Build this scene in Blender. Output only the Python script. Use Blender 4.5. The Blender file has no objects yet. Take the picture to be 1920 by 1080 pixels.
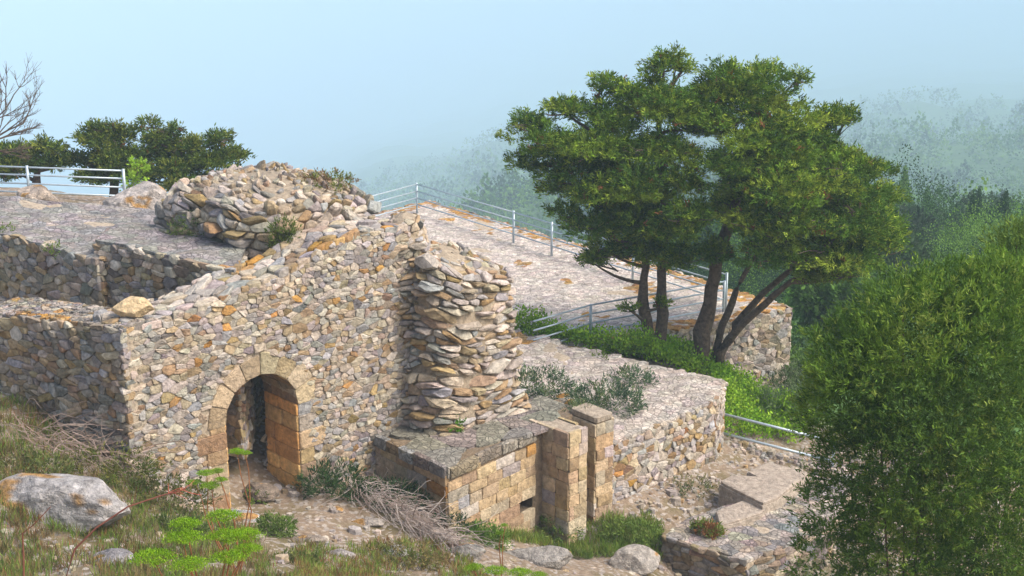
import bpy, math, random
import numpy as np
from mathutils import Vector, noise
R = math.radians
C = bpy.context.scene.collection
sc = bpy.context.scene
# ------------------------------------------------------------------ camera, sky, sun
CAM_H, FPX, PITCH = 10.3, 2700.0, R(16)
cd = bpy.data.cameras.new('camera'); cam = bpy.data.objects.new('camera', cd); C.objects.link(cam)
cam.location = (0, 0, CAM_H); cam.rotation_euler = (R(90) - PITCH, 0, 0)
cd.sensor_width = 36; cd.lens = 36 * FPX / 1920; cd.clip_end = 12000; cd.clip_start = 0.1
sc.camera = cam
SUN_EL, SUN_AZ = R(50), R(112)          # azimuth clockwise from +Y
w = bpy.data.worlds.new('World'); sc.world = w; w.use_nodes = True
nt = w.node_tree; bg = nt.nodes['Background']
sk = nt.nodes.new('ShaderNodeTexSky'); sk.sky_type = 'NISHITA'; sk.sun_disc = False
sk.sun_elevation = SUN_EL; sk.sun_rotation = SUN_AZ; sk.air_density = 1.3; sk.dust_density = 5.0; sk.ozone_density = 1.0
nt.links.new(sk.outputs[0], bg.inputs[0]); bg.inputs[1].default_value = 0.19; sc.world.color = (.6, .75, .9)
sd = bpy.data.lights.new('sun', 'SUN'); sun = bpy.data.objects.new('sun', sd); C.objects.link(sun)
sd.energy = 2.45; sd.angle = R(22); sd.color = (1.0, .95, .86)
sdir = Vector((math.sin(SUN_AZ) * math.cos(SUN_EL), math.cos(SUN_AZ) * math.cos(SUN_EL), math.sin(SUN_EL)))
sun.rotation_euler = sdir.to_track_quat('Z', 'Y').to_euler()
sc.view_settings.view_transform = 'Standard'; sc.view_settings.look = 'None'
sc.view_settings.exposure = 0.29; sc.view_settings.gamma = 1
sc.cycles.volume_bounces = 6; sc.cycles.max_bounces = 10; sc.cycles.diffuse_bounces = 3
HAZE_DENSITY = 0.001

# ------------------------------------------------------------------ helpers
def ray(px, py):
    x = (px - 960) / FPX; y = -(py - 540) / FPX
    return np.array((x, math.cos(PITCH) + y * math.sin(PITCH), -math.sin(PITCH) + y * math.cos(PITCH)))
def U(px, py, z):                        # point of a horizontal plane seen at that pixel
    d = ray(px, py); t = (z - CAM_H) / d[2]; return np.array((d[0] * t, d[1] * t, z))
def UY(px, py, Y):                       # point at distance Y
    d = ray(px, py); t = Y / d[1]; return np.array((d[0] * t, Y, CAM_H + d[2] * t))
def tag(o, label=None, cat=None, group=None, kind=None):
    if label: o['label'] = label
    if cat: o['category'] = cat
    if group: o['group'] = group
    if kind: o['kind'] = kind
    return o
def empty(name, loc, label, cat, group=None):
    o = bpy.data.objects.new(name, None); C.objects.link(o); o.location = tuple(float(a) for a in loc)
    o.empty_display_size = .2
    return tag(o, label, cat, group)
def link(name, me, mat, parent=None):
    o = bpy.data.objects.new(name, me); C.objects.link(o)
    if mat: me.materials.append(mat)
    if parent:
        o.parent = parent; o.matrix_parent_inverse = parent.matrix_basis.inverted()
        me.transform(o.matrix_parent_inverse); o.matrix_parent_inverse.identity()
    return o
class MB:
    def __init__(s): s.v = []; s.f = []; s.c = []
    def add(s, vs, fs, col):
        n = len(s.v); s.v.extend([tuple(map(float, q)) for q in vs]); s.f.extend([[i + n for i in q] for q in fs])
        s.c.extend([tuple(col)] * len(vs))
    def build(s, name, mat, parent=None, smooth=False):
        me = bpy.data.meshes.new(name); me.from_pydata(s.v, [], s.f)
        a = me.color_attributes.new('Col', 'FLOAT_COLOR', 'POINT')
        arr = np.ones((len(s.v), 4), np.float32); arr[:, :3] = np.array(s.c, np.float32).reshape(-1, 3); a.data.foreach_set('color', arr.ravel())
        if smooth: me.polygons.foreach_set('use_smooth', [True] * len(me.polygons))
        me.update(); return link(name, me, mat, parent)
def quads_mesh(name, V, Cc, mat, parent=None):       # V (n,4,3), Cc (n,3)
    n = len(V); me = bpy.data.meshes.new(name)
    me.vertices.add(4 * n); me.vertices.foreach_set('co', V.astype(np.float32).ravel())
    me.loops.add(4 * n); me.loops.foreach_set('vertex_index', np.arange(4 * n, dtype=np.int32))
    me.polygons.add(n); me.polygons.foreach_set('loop_start', np.arange(0, 4 * n, 4, dtype=np.int32))
    me.polygons.foreach_set('loop_total', np.full(n, 4, np.int32))
    a = me.color_attributes.new('Col', 'FLOAT_COLOR', 'POINT')
    arr = np.ones((n, 4, 4), np.float32); arr[:, :, :3] = Cc[:, None, :]; a.data.foreach_set('color', arr.ravel())
    me.update(calc_edges=True); return link(name, me, mat, parent)
def nz(p, s, seed=0): return noise.noise(Vector((p[0] * s + seed * 7.3, p[1] * s - seed * 3.1, p[2] * s + seed)))
def lerp(a, b, t): return a + (b - a) * t

# ------------------------------------------------------------------ materials
def mat(name, rough=.9, bump=((14, .5, .02), (60, .5, .006)), var=.35, vscale=9, col=None, spec=.2, metal=0, transl=0, tint=None, darkspots=0):
    m = bpy.data.materials.new(name); m.use_nodes = True; t = m.node_tree; N = t.nodes; L = t.links
    b = N['Principled BSDF']; b.inputs['Roughness'].default_value = rough; b.inputs['Metallic'].default_value = metal
    b.inputs['Specular IOR Level'].default_value = spec
    tc = N.new('ShaderNodeTexCoord')
    if col is None:
        a = N.new('ShaderNodeAttribute'); a.attribute_name = 'Col'; src = a.outputs['Color']
    else:
        a = N.new('ShaderNodeRGB'); a.outputs[0].default_value = (*col, 1); src = a.outputs[0]
    if var:
        n = N.new('ShaderNodeTexNoise'); n.inputs['Scale'].default_value = vscale; n.inputs['Detail'].default_value = 8; n.inputs['Roughness'].default_value = .65
        L.new(tc.outputs['Object'], n.inputs['Vector'])
        r = N.new('ShaderNodeMapRange'); r.inputs[1].default_value = .3; r.inputs[2].default_value = .7
        r.inputs[3].default_value = 1 - var; r.inputs[4].default_value = 1 + var; L.new(n.outputs[0], r.inputs[0])
        mx = N.new('ShaderNodeVectorMath'); mx.operation = 'SCALE'; L.new(src, mx.inputs[0]); L.new(r.outputs[0], mx.inputs['Scale']); src = mx.outputs[0]
    if darkspots:
        n = N.new('ShaderNodeTexNoise'); n.inputs['Scale'].default_value = 2.3; n.inputs['Detail'].default_value = 10; n.inputs['Roughness'].default_value = .8
        L.new(tc.outputs['Object'], n.inputs['Vector'])
        r = N.new('ShaderNodeMapRange'); r.inputs[1].default_value = .52; r.inputs[2].default_value = .64; r.inputs[3].default_value = 0; r.inputs[4].default_value = darkspots
        L.new(n.outputs[0], r.inputs[0])
        mm = N.new('ShaderNodeMix'); mm.data_type = 'RGBA'; L.new(r.outputs[0], mm.inputs[0]); L.new(src, mm.inputs[6]); mm.inputs[7].default_value = (.13, .125, .12, 1); src = mm.outputs[2]
    L.new(src, b.inputs['Base Color'])
    prev = None
    for (s, st, dist) in bump:
        n = N.new('ShaderNodeTexNoise'); n.inputs['Scale'].default_value = s; n.inputs['Detail'].default_value = 6; n.inputs['Roughness'].default_value = .6
        L.new(tc.outputs['Object'], n.inputs['Vector'])
        bn = N.new('ShaderNodeBump'); bn.inputs['Strength'].default_value = st; bn.inputs['Distance'].default_value = dist
        L.new(n.outputs[0], bn.inputs['Height'])
        if prev: L.new(prev, bn.inputs['Normal'])
        prev = bn.outputs[0]
    if prev: L.new(prev, b.inputs['Normal'])
    if transl:
        tr = N.new('ShaderNodeBsdfTranslucent'); L.new(src, tr.inputs[0]); ms = N.new('ShaderNodeMixShader'); ms.inputs[0].default_value = transl
        L.new(b.outputs[0], ms.inputs[1]); L.new(tr.outputs[0], ms.inputs[2]); L.new(ms.outputs[0], N['Material Output'].inputs[0])
    return m
M_STONE = mat('weathered_stone', bump=((11, .8, .045), (45, .9, .016)), var=.4, vscale=13, darkspots=.2)
def cobble():
    m = mat('mortared_gravel', bump=(), var=.3, vscale=5, darkspots=.3); t = m.node_tree; N = t.nodes; L = t.links; b = N['Principled BSDF']
    tc = N.new('ShaderNodeTexCoord'); ds = N.new('ShaderNodeTexNoise'); ds.inputs['Scale'].default_value = 3; L.new(tc.outputs['Object'], ds.inputs['Vector'])
    ad = N.new('ShaderNodeMix'); ad.data_type = 'RGBA'; ad.blend_type = 'LINEAR_LIGHT'; ad.inputs[0].default_value = .12; L.new(tc.outputs['Object'], ad.inputs[6]); L.new(ds.outputs['Color'], ad.inputs[7])
    v = N.new('ShaderNodeTexVoronoi'); v.inputs['Scale'].default_value = 9; L.new(ad.outputs[2], v.inputs['Vector'])
    e = N.new('ShaderNodeTexVoronoi'); e.feature = 'DISTANCE_TO_EDGE'; e.inputs['Scale'].default_value = 9; L.new(ad.outputs[2], e.inputs['Vector'])
    sp = N.new('ShaderNodeSeparateColor'); L.new(v.outputs['Color'], sp.inputs[0])
    r1 = N.new('ShaderNodeMapRange'); r1.inputs[3].default_value = .74; r1.inputs[4].default_value = 1.26; L.new(sp.outputs[0], r1.inputs[0])
    r2 = N.new('ShaderNodeMapRange'); r2.inputs[1].default_value = 0; r2.inputs[2].default_value = .12; r2.inputs[3].default_value = .6; r2.inputs[4].default_value = 1; L.new(e.outputs['Distance'], r2.inputs[0])
    mu = N.new('ShaderNodeMath'); mu.operation = 'MULTIPLY'; L.new(r1.outputs[0], mu.inputs[0]); L.new(r2.outputs[0], mu.inputs[1])
    src = b.inputs['Base Color'].links[0].from_socket; sc_ = N.new('ShaderNodeVectorMath'); sc_.operation = 'SCALE'; L.new(src, sc_.inputs[0]); L.new(mu.outputs[0], sc_.inputs['Scale']); L.new(sc_.outputs[0], b.inputs['Base Color'])
    b1 = N.new('ShaderNodeBump'); b1.inputs['Strength'].default_value = 1; b1.inputs['Distance'].default_value = .03; L.new(mu.outputs[0], b1.inputs['Height'])
    n = N.new('ShaderNodeTexNoise'); n.inputs['Scale'].default_value = 40; n.inputs['Detail'].default_value = 5; L.new(tc.outputs['Object'], n.inputs['Vector'])
    b2 = N.new('ShaderNodeBump'); b2.inputs['Strength'].default_value = .9; b2.inputs['Distance'].default_value = .02; L.new(n.outputs[0], b2.inputs['Height']); L.new(b1.outputs[0], b2.inputs['Normal']); L.new(b2.outputs[0], b.inputs['Normal'])
    return m
M_COBBLE = cobble()
M_ASHLAR = mat('sandstone_ashlar', bump=((5, .9, .06), (22, 1, .03)), var=.38, vscale=9, darkspots=.28)
M_ROCK = mat('limestone_rock', bump=((2.5, 1, .3), (9, 1, .1), (40, 1, .025)), var=.6, vscale=6, darkspots=.65)
M_LEAF = mat('leaf', rough=.6, bump=(), var=.3, vscale=3, transl=.3, spec=.12)
M_NEEDLE = mat('conifer_foliage', rough=.7, bump=(), var=.5, vscale=1.8, transl=.22, spec=.04)
M_BARK = mat('bark', bump=((6, 1, .05), (30, 1, .02)), var=.5, vscale=12, col=(.12, .09, .068))
M_TWIG = mat('dry_twig', bump=(), var=.3, vscale=6)
M_METAL = mat('galvanised_tube', rough=.38, bump=(), var=.15, vscale=5, col=(.42, .50, .56), metal=.3, spec=.5)

# ------------------------------------------------------------------ stone facing
def cells(W, Hh, su, sv, rng, drop=.2, jit=.47, keep=None):
    nu, nv = int(W / su) + 5, int(Hh / sv) + 5
    S = {}
    for j in range(-2, nv):
        for i in range(-2, nu):
            if rng.random() < drop * (1.9 if math.sin(i * 1.7 + j * .9) * math.cos(j * 1.3 - i * .6) > .15 else .35): continue
            S[(i, j)] = (i + .5 * (j % 2) + rng.uniform(-jit, jit), j + .5 + rng.uniform(-jit, jit) * .6)
    for k_ in list(S):
        if k_ in S and rng.random() < .05:
            for a_, b_ in ((1, 0), (0, 1), (1, 1)) if rng.random() < .5 else ((1, 0), (0, 1), (-1, 0), (0, -1), (k_[1] % 2 * 2 - 1, 1), (k_[1] % 2 * 2 - 1, -1)): S.pop((k_[0] + a_, k_[1] + b_), None)
    out = []
    for (i, j), (x, y) in S.items():
        if not (-su < x * su < W + su and -sv < y * sv < Hh + sv): continue
        if keep and not keep(min(max(x * su, 0), W), min(max(y * sv, 0), Hh)): continue
        x0, x1, y0, y1 = max(x - 2.7, 0), min(x + 2.7, W / su), max(y - 2.7, 0), min(y + 2.7, Hh / sv)
        if x1 <= x0 or y1 <= y0: continue
        P = [(x0, y0), (x1, y0), (x1, y1), (x0, y1)]
        for dj in range(-3, 4):
            for di in range(-3, 4):
                q = S.get((i + di, j + dj))
                if q is None or (di == 0 and dj == 0): continue
                nx, ny = q[0] - x, q[1] - y; c = (q[0] ** 2 + q[1] ** 2 - x * x - y * y) / 2
                d = [a * nx + b * ny - c for a, b in P]
                if max(d) <= 0: continue
                Q = []
                for k in range(len(P)):
                    a, b = P[k - 1], P[k]; da, db = d[k - 1], d[k]
                    if (da <= 0) != (db <= 0):
                        t = da / (da - db); Q.append((a[0] + (b[0] - a[0]) * t, a[1] + (b[1] - a[1]) * t))
                    if db <= 0: Q.append(b)
                P = Q
                if len(P) < 3: break
            if len(P) < 3: break
        if len(P) < 3: continue
        P = np.array(P) * (su, sv)
        a = .5 * abs(np.dot(P[:, 0], np.roll(P[:, 1], 1)) - np.dot(P[:, 1], np.roll(P[:, 0], 1)))
        if a < su * sv * .07: continue
        out.append(P)
    return out
GREY = [(.46, .41, .36), (.40, .37, .35), (.54, .47, .39), (.50, .42, .32), (.58, .50, .39), (.34, .31, .29), (.52, .42, .31), (.42, .41, .41), (.64, .57, .47)]
TAN = [(.44, .32, .20), (.50, .37, .23), (.40, .27, .15), (.52, .42, .29), (.46, .33, .18)]
ORANGE = [(.56, .30, .08), (.52, .34, .15), (.50, .28, .11)]
PINK = [(.60, .51, .44), (.54, .46, .42), (.64, .56, .49), (.50, .44, .40), (.58, .48, .38), (.45, .41, .39)]
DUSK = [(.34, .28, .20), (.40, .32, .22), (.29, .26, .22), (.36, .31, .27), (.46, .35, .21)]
def pick(rng, mix, gain=1.0):
    r = rng.random() * sum(m[1] for m in mix)
    for pal, wt in mix:
        r -= wt
        if r <= 0: break
    c = np.array(rng.choice(pal)); lo_ = .9 if len(mix) == 1 and len(pal) < 5 and pal is not ORANGE else .72; return np.clip(c * .77 * rng.uniform(lo_, 1.2 if lo_ < .8 else 1.1) * gain + np.array([rng.uniform(-.015, .015) for _ in range(3)]), .01, .9)
MIXA = [(GREY, 8), (TAN, 1.6), (ORANGE, .2), (PINK, 3)]
def stone(B, P, fmap, rng, depth, gap, col, rough=1.0, detail=True, block=False):
    """one stone: a closed-in pillow raised from the wall plane; fmap(u, v, h) gives the 3-D point"""
    c = P.mean(0); d = P - c
    ln = np.linalg.norm(d, axis=1) + 1e-6; P = c + d * np.maximum(.55, 1 - gap / ln)[:, None]
    if detail:
        Q = []
        for k in range(len(P)):
            a, b = P[k], P[(k + 1) % len(P)]; t = rng.uniform(.07, .24) if not block else rng.uniform(.04, .09)
            Q += [a + (b - a) * t, a + (b - a) * (1 - t)]
        P = np.array(Q)
    n = len(P); c = P.mean(0); d = P - c
    h = depth * rng.uniform(.45, 1.3)
    tu, tv = rng.uniform(-.35, .35) * rough, rng.uniform(-.35, .35) * rough
    hh = lambda q: h + tu * (q[0] - c[0]) + tv * (q[1] - c[1])
    V = [fmap(*p, -.05) for p in P]; F = []
    if detail:
        V += [fmap(*(c + e * 1.0), max(.003, hh(c + e) * .78 + rng.uniform(-.006, .006))) for e in d]
        ks = .82 if not block else .93; V += [fmap(*(c + e * ks), max(.006, hh(c + e * ks) + rng.uniform(-.008, .008) * (.4 if block else 1))) for e in d]; rings = 3
    else:
        kt = .84 if depth > .013 else .99; V += [fmap(*(c + e * kt), max(.002 if kt > .9 else .006, hh(c + e * kt))) for e in d]; rings = 2
    V.append(fmap(*(c + d[0] * .15), h * rng.uniform(.95, 1.25) + .004))
    for r in range(rings - 1):
        for k in range(n): F.append((r * n + k, r * n + (k + 1) % n, (r + 1) * n + (k + 1) % n, (r + 1) * n + k))
    o = (rings - 1) * n
    for k in range(n): F.append((o + k, o + (k + 1) % n, len(V) - 1))
    B.add(V, F, col)
def brick_cells(W, Hh, ch, bl, rng, keep=None, irr=.012):
    out = []; y = 0; r = 0
    while y < Hh - .02:
        hcur = ch * rng.uniform(.85, 1.18)
        if Hh - y - hcur < ch * .4: hcur = Hh - y
        x = 0 if r % 2 else -rng.uniform(.3, .6) * bl
        while x < W:
            l = bl * rng.uniform(.62, 1.4); a, b = max(x, 0), min(x + l, W)
            if W - b < bl * .3: b = W; l = W - x + .01
            if b - a > .05 and (keep is None or keep((a + b) / 2, y + hcur / 2)):
                j = lambda: rng.uniform(-irr, irr)
                out.append(np.array([(a + j(), y + j()), (b + j(), y + j()), (b + j(), y + hcur + j()), (a + j(), y + hcur + j())]))
            x += l
        y += hcur; r += 1
    return out
MORTAR = (.42, .345, .26)
def inside(poly, x, y):
    r = False; n = len(poly)
    for i in range(n):
        x1, y1 = poly[i][:2]; x2, y2 = poly[(i + 1) % n][:2]
        if (y1 > y) != (y2 > y) and x < (x2 - x1) * (y - y1) / (y2 - y1) + x1: r = not r
    return r
def lichen(p, rng, col, edge, amount=.5):
    """orange lichen growing in patches; edge 0..1 is how close to an exposed rim"""
    if nz(p, .9, 4) + edge * amount > .42 and rng.random() < .45 + .4 * edge: return pick(rng, [(ORANGE, 1)], 1.05)
    return col
def face_stones(B, p0, p1, zb, zt, style, rng, mix, keep=None, gain=1, size=(.17, .1), depth=.035, gap=.004, rough=1, ragged=.02):
    """stones on the vertical face p0->p1 (outward normal to the right of that direction), zt a function of (x, y)"""
    p0, p1 = np.array(p0[:2], float), np.array(p1[:2], float); Lg = np.linalg.norm(p1 - p0); d = (p1 - p0) / Lg; nrm = np.array((d[1], -d[0]))
    ztf = lambda u: zt(*(p0 + d * min(max(u, 0), Lg)))
    Hm = max(ztf(Lg * k / 8) for k in range(9)) - zb + .15
    kp = lambda u, v: (v + zb < ztf(u) + rng.uniform(-.07, .05)) and (keep is None or keep(u, v + zb))
    def fm(u, v, h):
        q = p0 + d * u + nrm * h; return (q[0], q[1], min(zb + v, ztf(u) + ragged))
    cl = brick_cells(Lg, Hm, size[1], size[0], rng, kp) if style == 'ashlar' else cells(Lg, Hm, size[0], size[1], rng, keep=kp)
    for P in cl:
        if min(P[:, 1]) + zb > ztf(P[:, 0].mean()) - .02: continue
        c = pick(rng, mix, gain)
        stone(B, P, fm, rng, depth, gap if style != 'ashlar' else .004, c, rough if style != 'ashlar' else .1, block=style == 'ashlar')
def top_stones(B, poly, zt, rng, mix, size=.2, depth=.035, gain=1, rim=None, detail=False, rimw=.5, rough=.6, rimamt=.55, ang=0, asp=.8, gap=.01):
    poly = [np.array(p[:2], float) for p in poly]
    ca, sa = math.cos(ang), math.sin(ang)
    rp = [np.array((p[0] * ca + p[1] * sa, -p[0] * sa + p[1] * ca)) for p in poly]
    lo = np.min(rp, 0); hi = np.max(rp, 0); Wd = hi - lo
    cr = [np.cross(rp[(k + 1) % len(rp)] - rp[k], rp[(k + 2) % len(rp)] - rp[(k + 1) % len(rp)]) for k in range(len(rp))]; convex = min(cr) >= -1e-6
    def fm(u, v, h):
        x, y = lo[0] + u, lo[1] + v; X, Y = x * ca - y * sa, x * sa + y * ca; return (X, Y, zt(X, Y) + h)
    kp = (lambda u, v: True) if convex else (lambda u, v: inside(rp, lo[0] + u, lo[1] + v))
    for P in cells(Wd[0], Wd[1], size, size * asp, rng, keep=kp, drop=.2):
        for k in range(len(rp) if convex else 0):
            a, b = rp[k] - lo, rp[(k + 1) % len(rp)] - lo; nx, ny = b[1] - a[1], a[0] - b[0]; dd = [nx * (x - a[0]) + ny * (y - a[1]) for x, y in P]; Q = []
            for i in range(len(P)):
                da, db = dd[i - 1], dd[i]
                if (da <= 0) != (db <= 0): t = da / (da - db); Q.append(P[i - 1] + (P[i] - P[i - 1]) * t)
                if db <= 0: Q.append(P[i])
            P = np.array(Q)
            if len(P) < 3: break
        if len(P) < 3: continue
        q = fm(*P.mean(0), 0); c = pick(rng, mix, gain)
        if rim:
            dm = 9
            for a, b in rim:
                a, b = np.array(a[:2]), np.array(b[:2]); t = np.clip(np.dot(np.array(q[:2]) - a, b - a) / np.dot(b - a, b - a), 0, 1)
                dm = min(dm, np.linalg.norm(np.array(q[:2]) - a - (b - a) * t))
            c = lichen(q, rng, c, max(0, 1 - dm / rimw), rimamt)
        stone(B, P, fm, rng, depth, gap, c, rough, detail)
def core(B, poly, zb, zt, col=MORTAR, inset=.01, sub=.3, hole=None):
    """mortar body under the stones; hole = (edge, s0, s1, z0, z1) leaves an opening in one side"""
    poly = [np.array(p[:2], float) for p in poly]; cen = np.mean(poly, 0); n0 = len(poly); ins = []
    for k in range(n0):                      # inset corner: move along the mean of the two inward normals
        a, b, c = poly[k - 1], poly[k], poly[(k + 1) % n0]; e1 = (b - a) / np.linalg.norm(b - a); e2 = (c - b) / np.linalg.norm(c - b)
        n = np.array((-e1[1], e1[0])) + np.array((-e2[1], e2[0])); ins.append(b + n / max(.5, np.linalg.norm(n) ** 2 / 2) * inset)
    q = []; cut = set()
    for k in range(n0):
        a, b = ins[k], ins[(k + 1) % n0]; L = np.linalg.norm(b - a); m = max(1, int(L / sub)); ts = [i / m for i in range(m)]
        if hole and hole[0] == k:
            h0, h1 = hole[1] / L, hole[2] / L; ts = sorted([t for t in ts if not h0 - .02 < t < h1 + .02] + [h0, h1]); cut.add(len(q) + ts.index(h0))
        q += [a + (b - a) * t for t in ts]
    n = len(q); V = [(p[0], p[1], zb) for p in q] + [(p[0], p[1], zt(*p) - .035) for p in q] + [(cen[0], cen[1], zt(*cen) - .035)]; F = []
    for k in range(n):
        k2 = (k + 1) % n; F.append((n + k, n + k2, 2 * n))
        if k in cut:
            o = len(V); V += [(*q[k], hole[3]), (*q[k2], hole[3]), (*q[k2], hole[4]), (*q[k], hole[4])]; F += [(k, k2, o + 1, o), (o + 3, o + 2, n + k2, n + k)]
        else: F.append((k, k2, n + k2, n + k))
    B.add(V, F, col)

# ------------------------------------------------------------------ ground
CP = [U(250, 895, 1.25), U(10, 740, 2.0), U(120, 830, 1.6), U(500, 925, 0), U(565, 925, 0), U(430, 960, .05), U(550, 980, .1), U(700, 1000, -.15), U(700, 895, -.05), U(850, 990, -.45),
      U(1090, 1022, -1.7), U(1145, 985, -1.4), U(1330, 890, -1.4), U(600, 1060, .45), U(350, 1000, 1.1), U(200, 1060, 1.8), U(60, 1060, 1.9), U(120, 1000, 1.75), U(900, 1065, -.4), U(1200, 1055, -1.55),
      U(1300, 950, -1.5), U(1230, 1010, -1.6), U(1440, 1072, -2.3), U(1330, 1078, -2.4), U(1500, 860, -1.75), U(1430, 850, -1.6), U(1700, 900, -1.75), U(1850, 850, -1.7), U(1600, 1060, -2.0), U(1420, 960, -1.6),
      U(1000, 640, -.5), U(1150, 668, -.6), U(1310, 695, -.8), U(1400, 760, -1.4), U(1450, 830, -1.7), U(1480, 748, -2.6), U(1560, 700, -3.3), U(1600, 600, -5.0),
      (-10, 31.5, 3.25), (-8, 31.0, 3.25), (-5.5, 31, 2.9), (-13, 33, 3.2), (-6.5, 24.5, 1.0), (-8, 24, 1.6), (-9.5, 24, 1.8), (-4.5, 25, .4), (-3.5, 27, .5), (-10.5, 22.5, 2.4), (-3, 32, .8), (-2, 37, -2),
      (0, 0, 8.7), (-8, 0, 8.9), (8, 0, 7.6), (-5, 8, 5.7), (0, 8, 5.5), (5, 8, 4.6), (-4, 12, 3.7), (0, 12, 3.5), (4, 12, 2.6), (-4, 16, 1.95), (0, 16, 1.5), (4, 16, .2), (9, 16, -1.2), (9, 10, 1.5), (14, 22, -3), (12, 30, -5), (-14, 20, 3.5), (-14, 10, 5.5), (0, 36, -2.4), (6, 34, -2.4), (4, 40, -3), (10, 40, -5.5)]
CP = np.array([tuple(p) for p in CP])
def _tps(r): return np.where(r > 1e-9, r * r * np.log(r + 1e-9), 0)
def _fit():
    n = len(CP); D = np.linalg.norm(CP[:, None, :2] - CP[None, :, :2], axis=2)
    A = np.zeros((n + 3, n + 3)); A[:n, :n] = _tps(D) + np.eye(n) * .15; A[:n, n] = 1; A[:n, n + 1:] = CP[:, :2]; A[n, :n] = 1; A[n + 1:, :n] = CP[:, :2].T
    return np.linalg.solve(A, np.concatenate([CP[:, 2], np.zeros(3)]))
_W = _fit()
FAR_AZ = [-30, -16, -6, 0, 8, 16, 30]
FAR = {-30: [(38, 0), (60, -18), (120, -60), (300, -140), (700, -215), (3000, -215)],
       -16: [(38, 0), (60, -18), (120, -60), (300, -122), (600, -185), (1150, -215), (3000, -215)],
       -6: [(40, -6), (60, -14), (110, -29), (220, -48), (340, -67), (480, -88), (800, -138), (1150, -188), (3000, -215)],
       0: [(44, -6), (60, -11), (110, -22), (200, -36), (300, -51), (420, -68), (500, -82), (600, -99), (800, -125), (1150, -160), (3000, -215)],
       8: [(42, -5), (60, -8), (100, -16), (180, -31), (280, -46), (430, -66), (600, -90), (770, -112), (1150, -145), (3000, -215)],
       16: [(40, -3.6), (55, -6), (75, -10), (110, -18), (170, -28), (260, -38), (420, -56), (600, -77), (770, -95), (1150, -130), (3000, -215)],
       30: [(40, -5), (60, -8), (110, -16), (200, -26), (420, -52), (600, -72), (1150, -130), (3000, -215)]}
def _stretch(l):                          # push the far valley farther out along the same slopes
    o = []
    for r, z in l:
        k = 1 + 1.6 * min(1, max(0, (r - 60) / 70)); o.append((r * k, CAM_H - (CAM_H - z) * k))
    return o
FAR = {k: _stretch(v) for k, v in FAR.items()}
def ground_z(X, Y):
    X = np.atleast_1d(np.asarray(X, float)); Y = np.atleast_1d(np.asarray(Y, float)); n = len(CP)
    D = np.hypot(X[:, None] - CP[:, 0], Y[:, None] - CP[:, 1])
    near = _tps(D) @ _W[:n] + _W[n] + _W[n + 1] * X + _W[n + 2] * Y
    r = np.hypot(X, Y); az = np.degrees(np.arctan2(X, np.maximum(Y, 1e-3))); az = np.clip(az, -30, 30)
    prof = np.array([np.interp(r, [p[0] for p in FAR[a]], [p[1] for p in FAR[a]]) for a in FAR_AZ])
    far = np.array([np.interp(az[k], FAR_AZ, prof[:, k]) for k in range(len(X))])
    far = far + np.clip((r - 60) / 200, 0, 1) * 9 * (np.sin(X * .021 + 1.3) * np.cos(Y * .017) + .5 * np.sin(X * .05 + Y * .043))
    back = 8.7 - .25 * np.maximum(r - 8, 0)
    wt = np.clip((r - 37) / 9, 0, 1); wt = wt * wt * (3 - 2 * wt)
    z = near * (1 - wt) + far * wt
    wb = np.clip(-(Y - 2) / 6, 0, 1); z = z * (1 - wb) + back * wb
    ws = np.clip((np.abs(X) - 14) / 6, 0, 1) * (r < 46) * (Y > 2)
    side = np.interp(Y, [0, 30, 50], [8, 0, -8]) - np.maximum(np.abs(X) - 14, 0) * .4
    return z * (1 - ws * .8) + side * ws * .8
def gz(x, y): return float(ground_z(x, y)[0])
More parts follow.
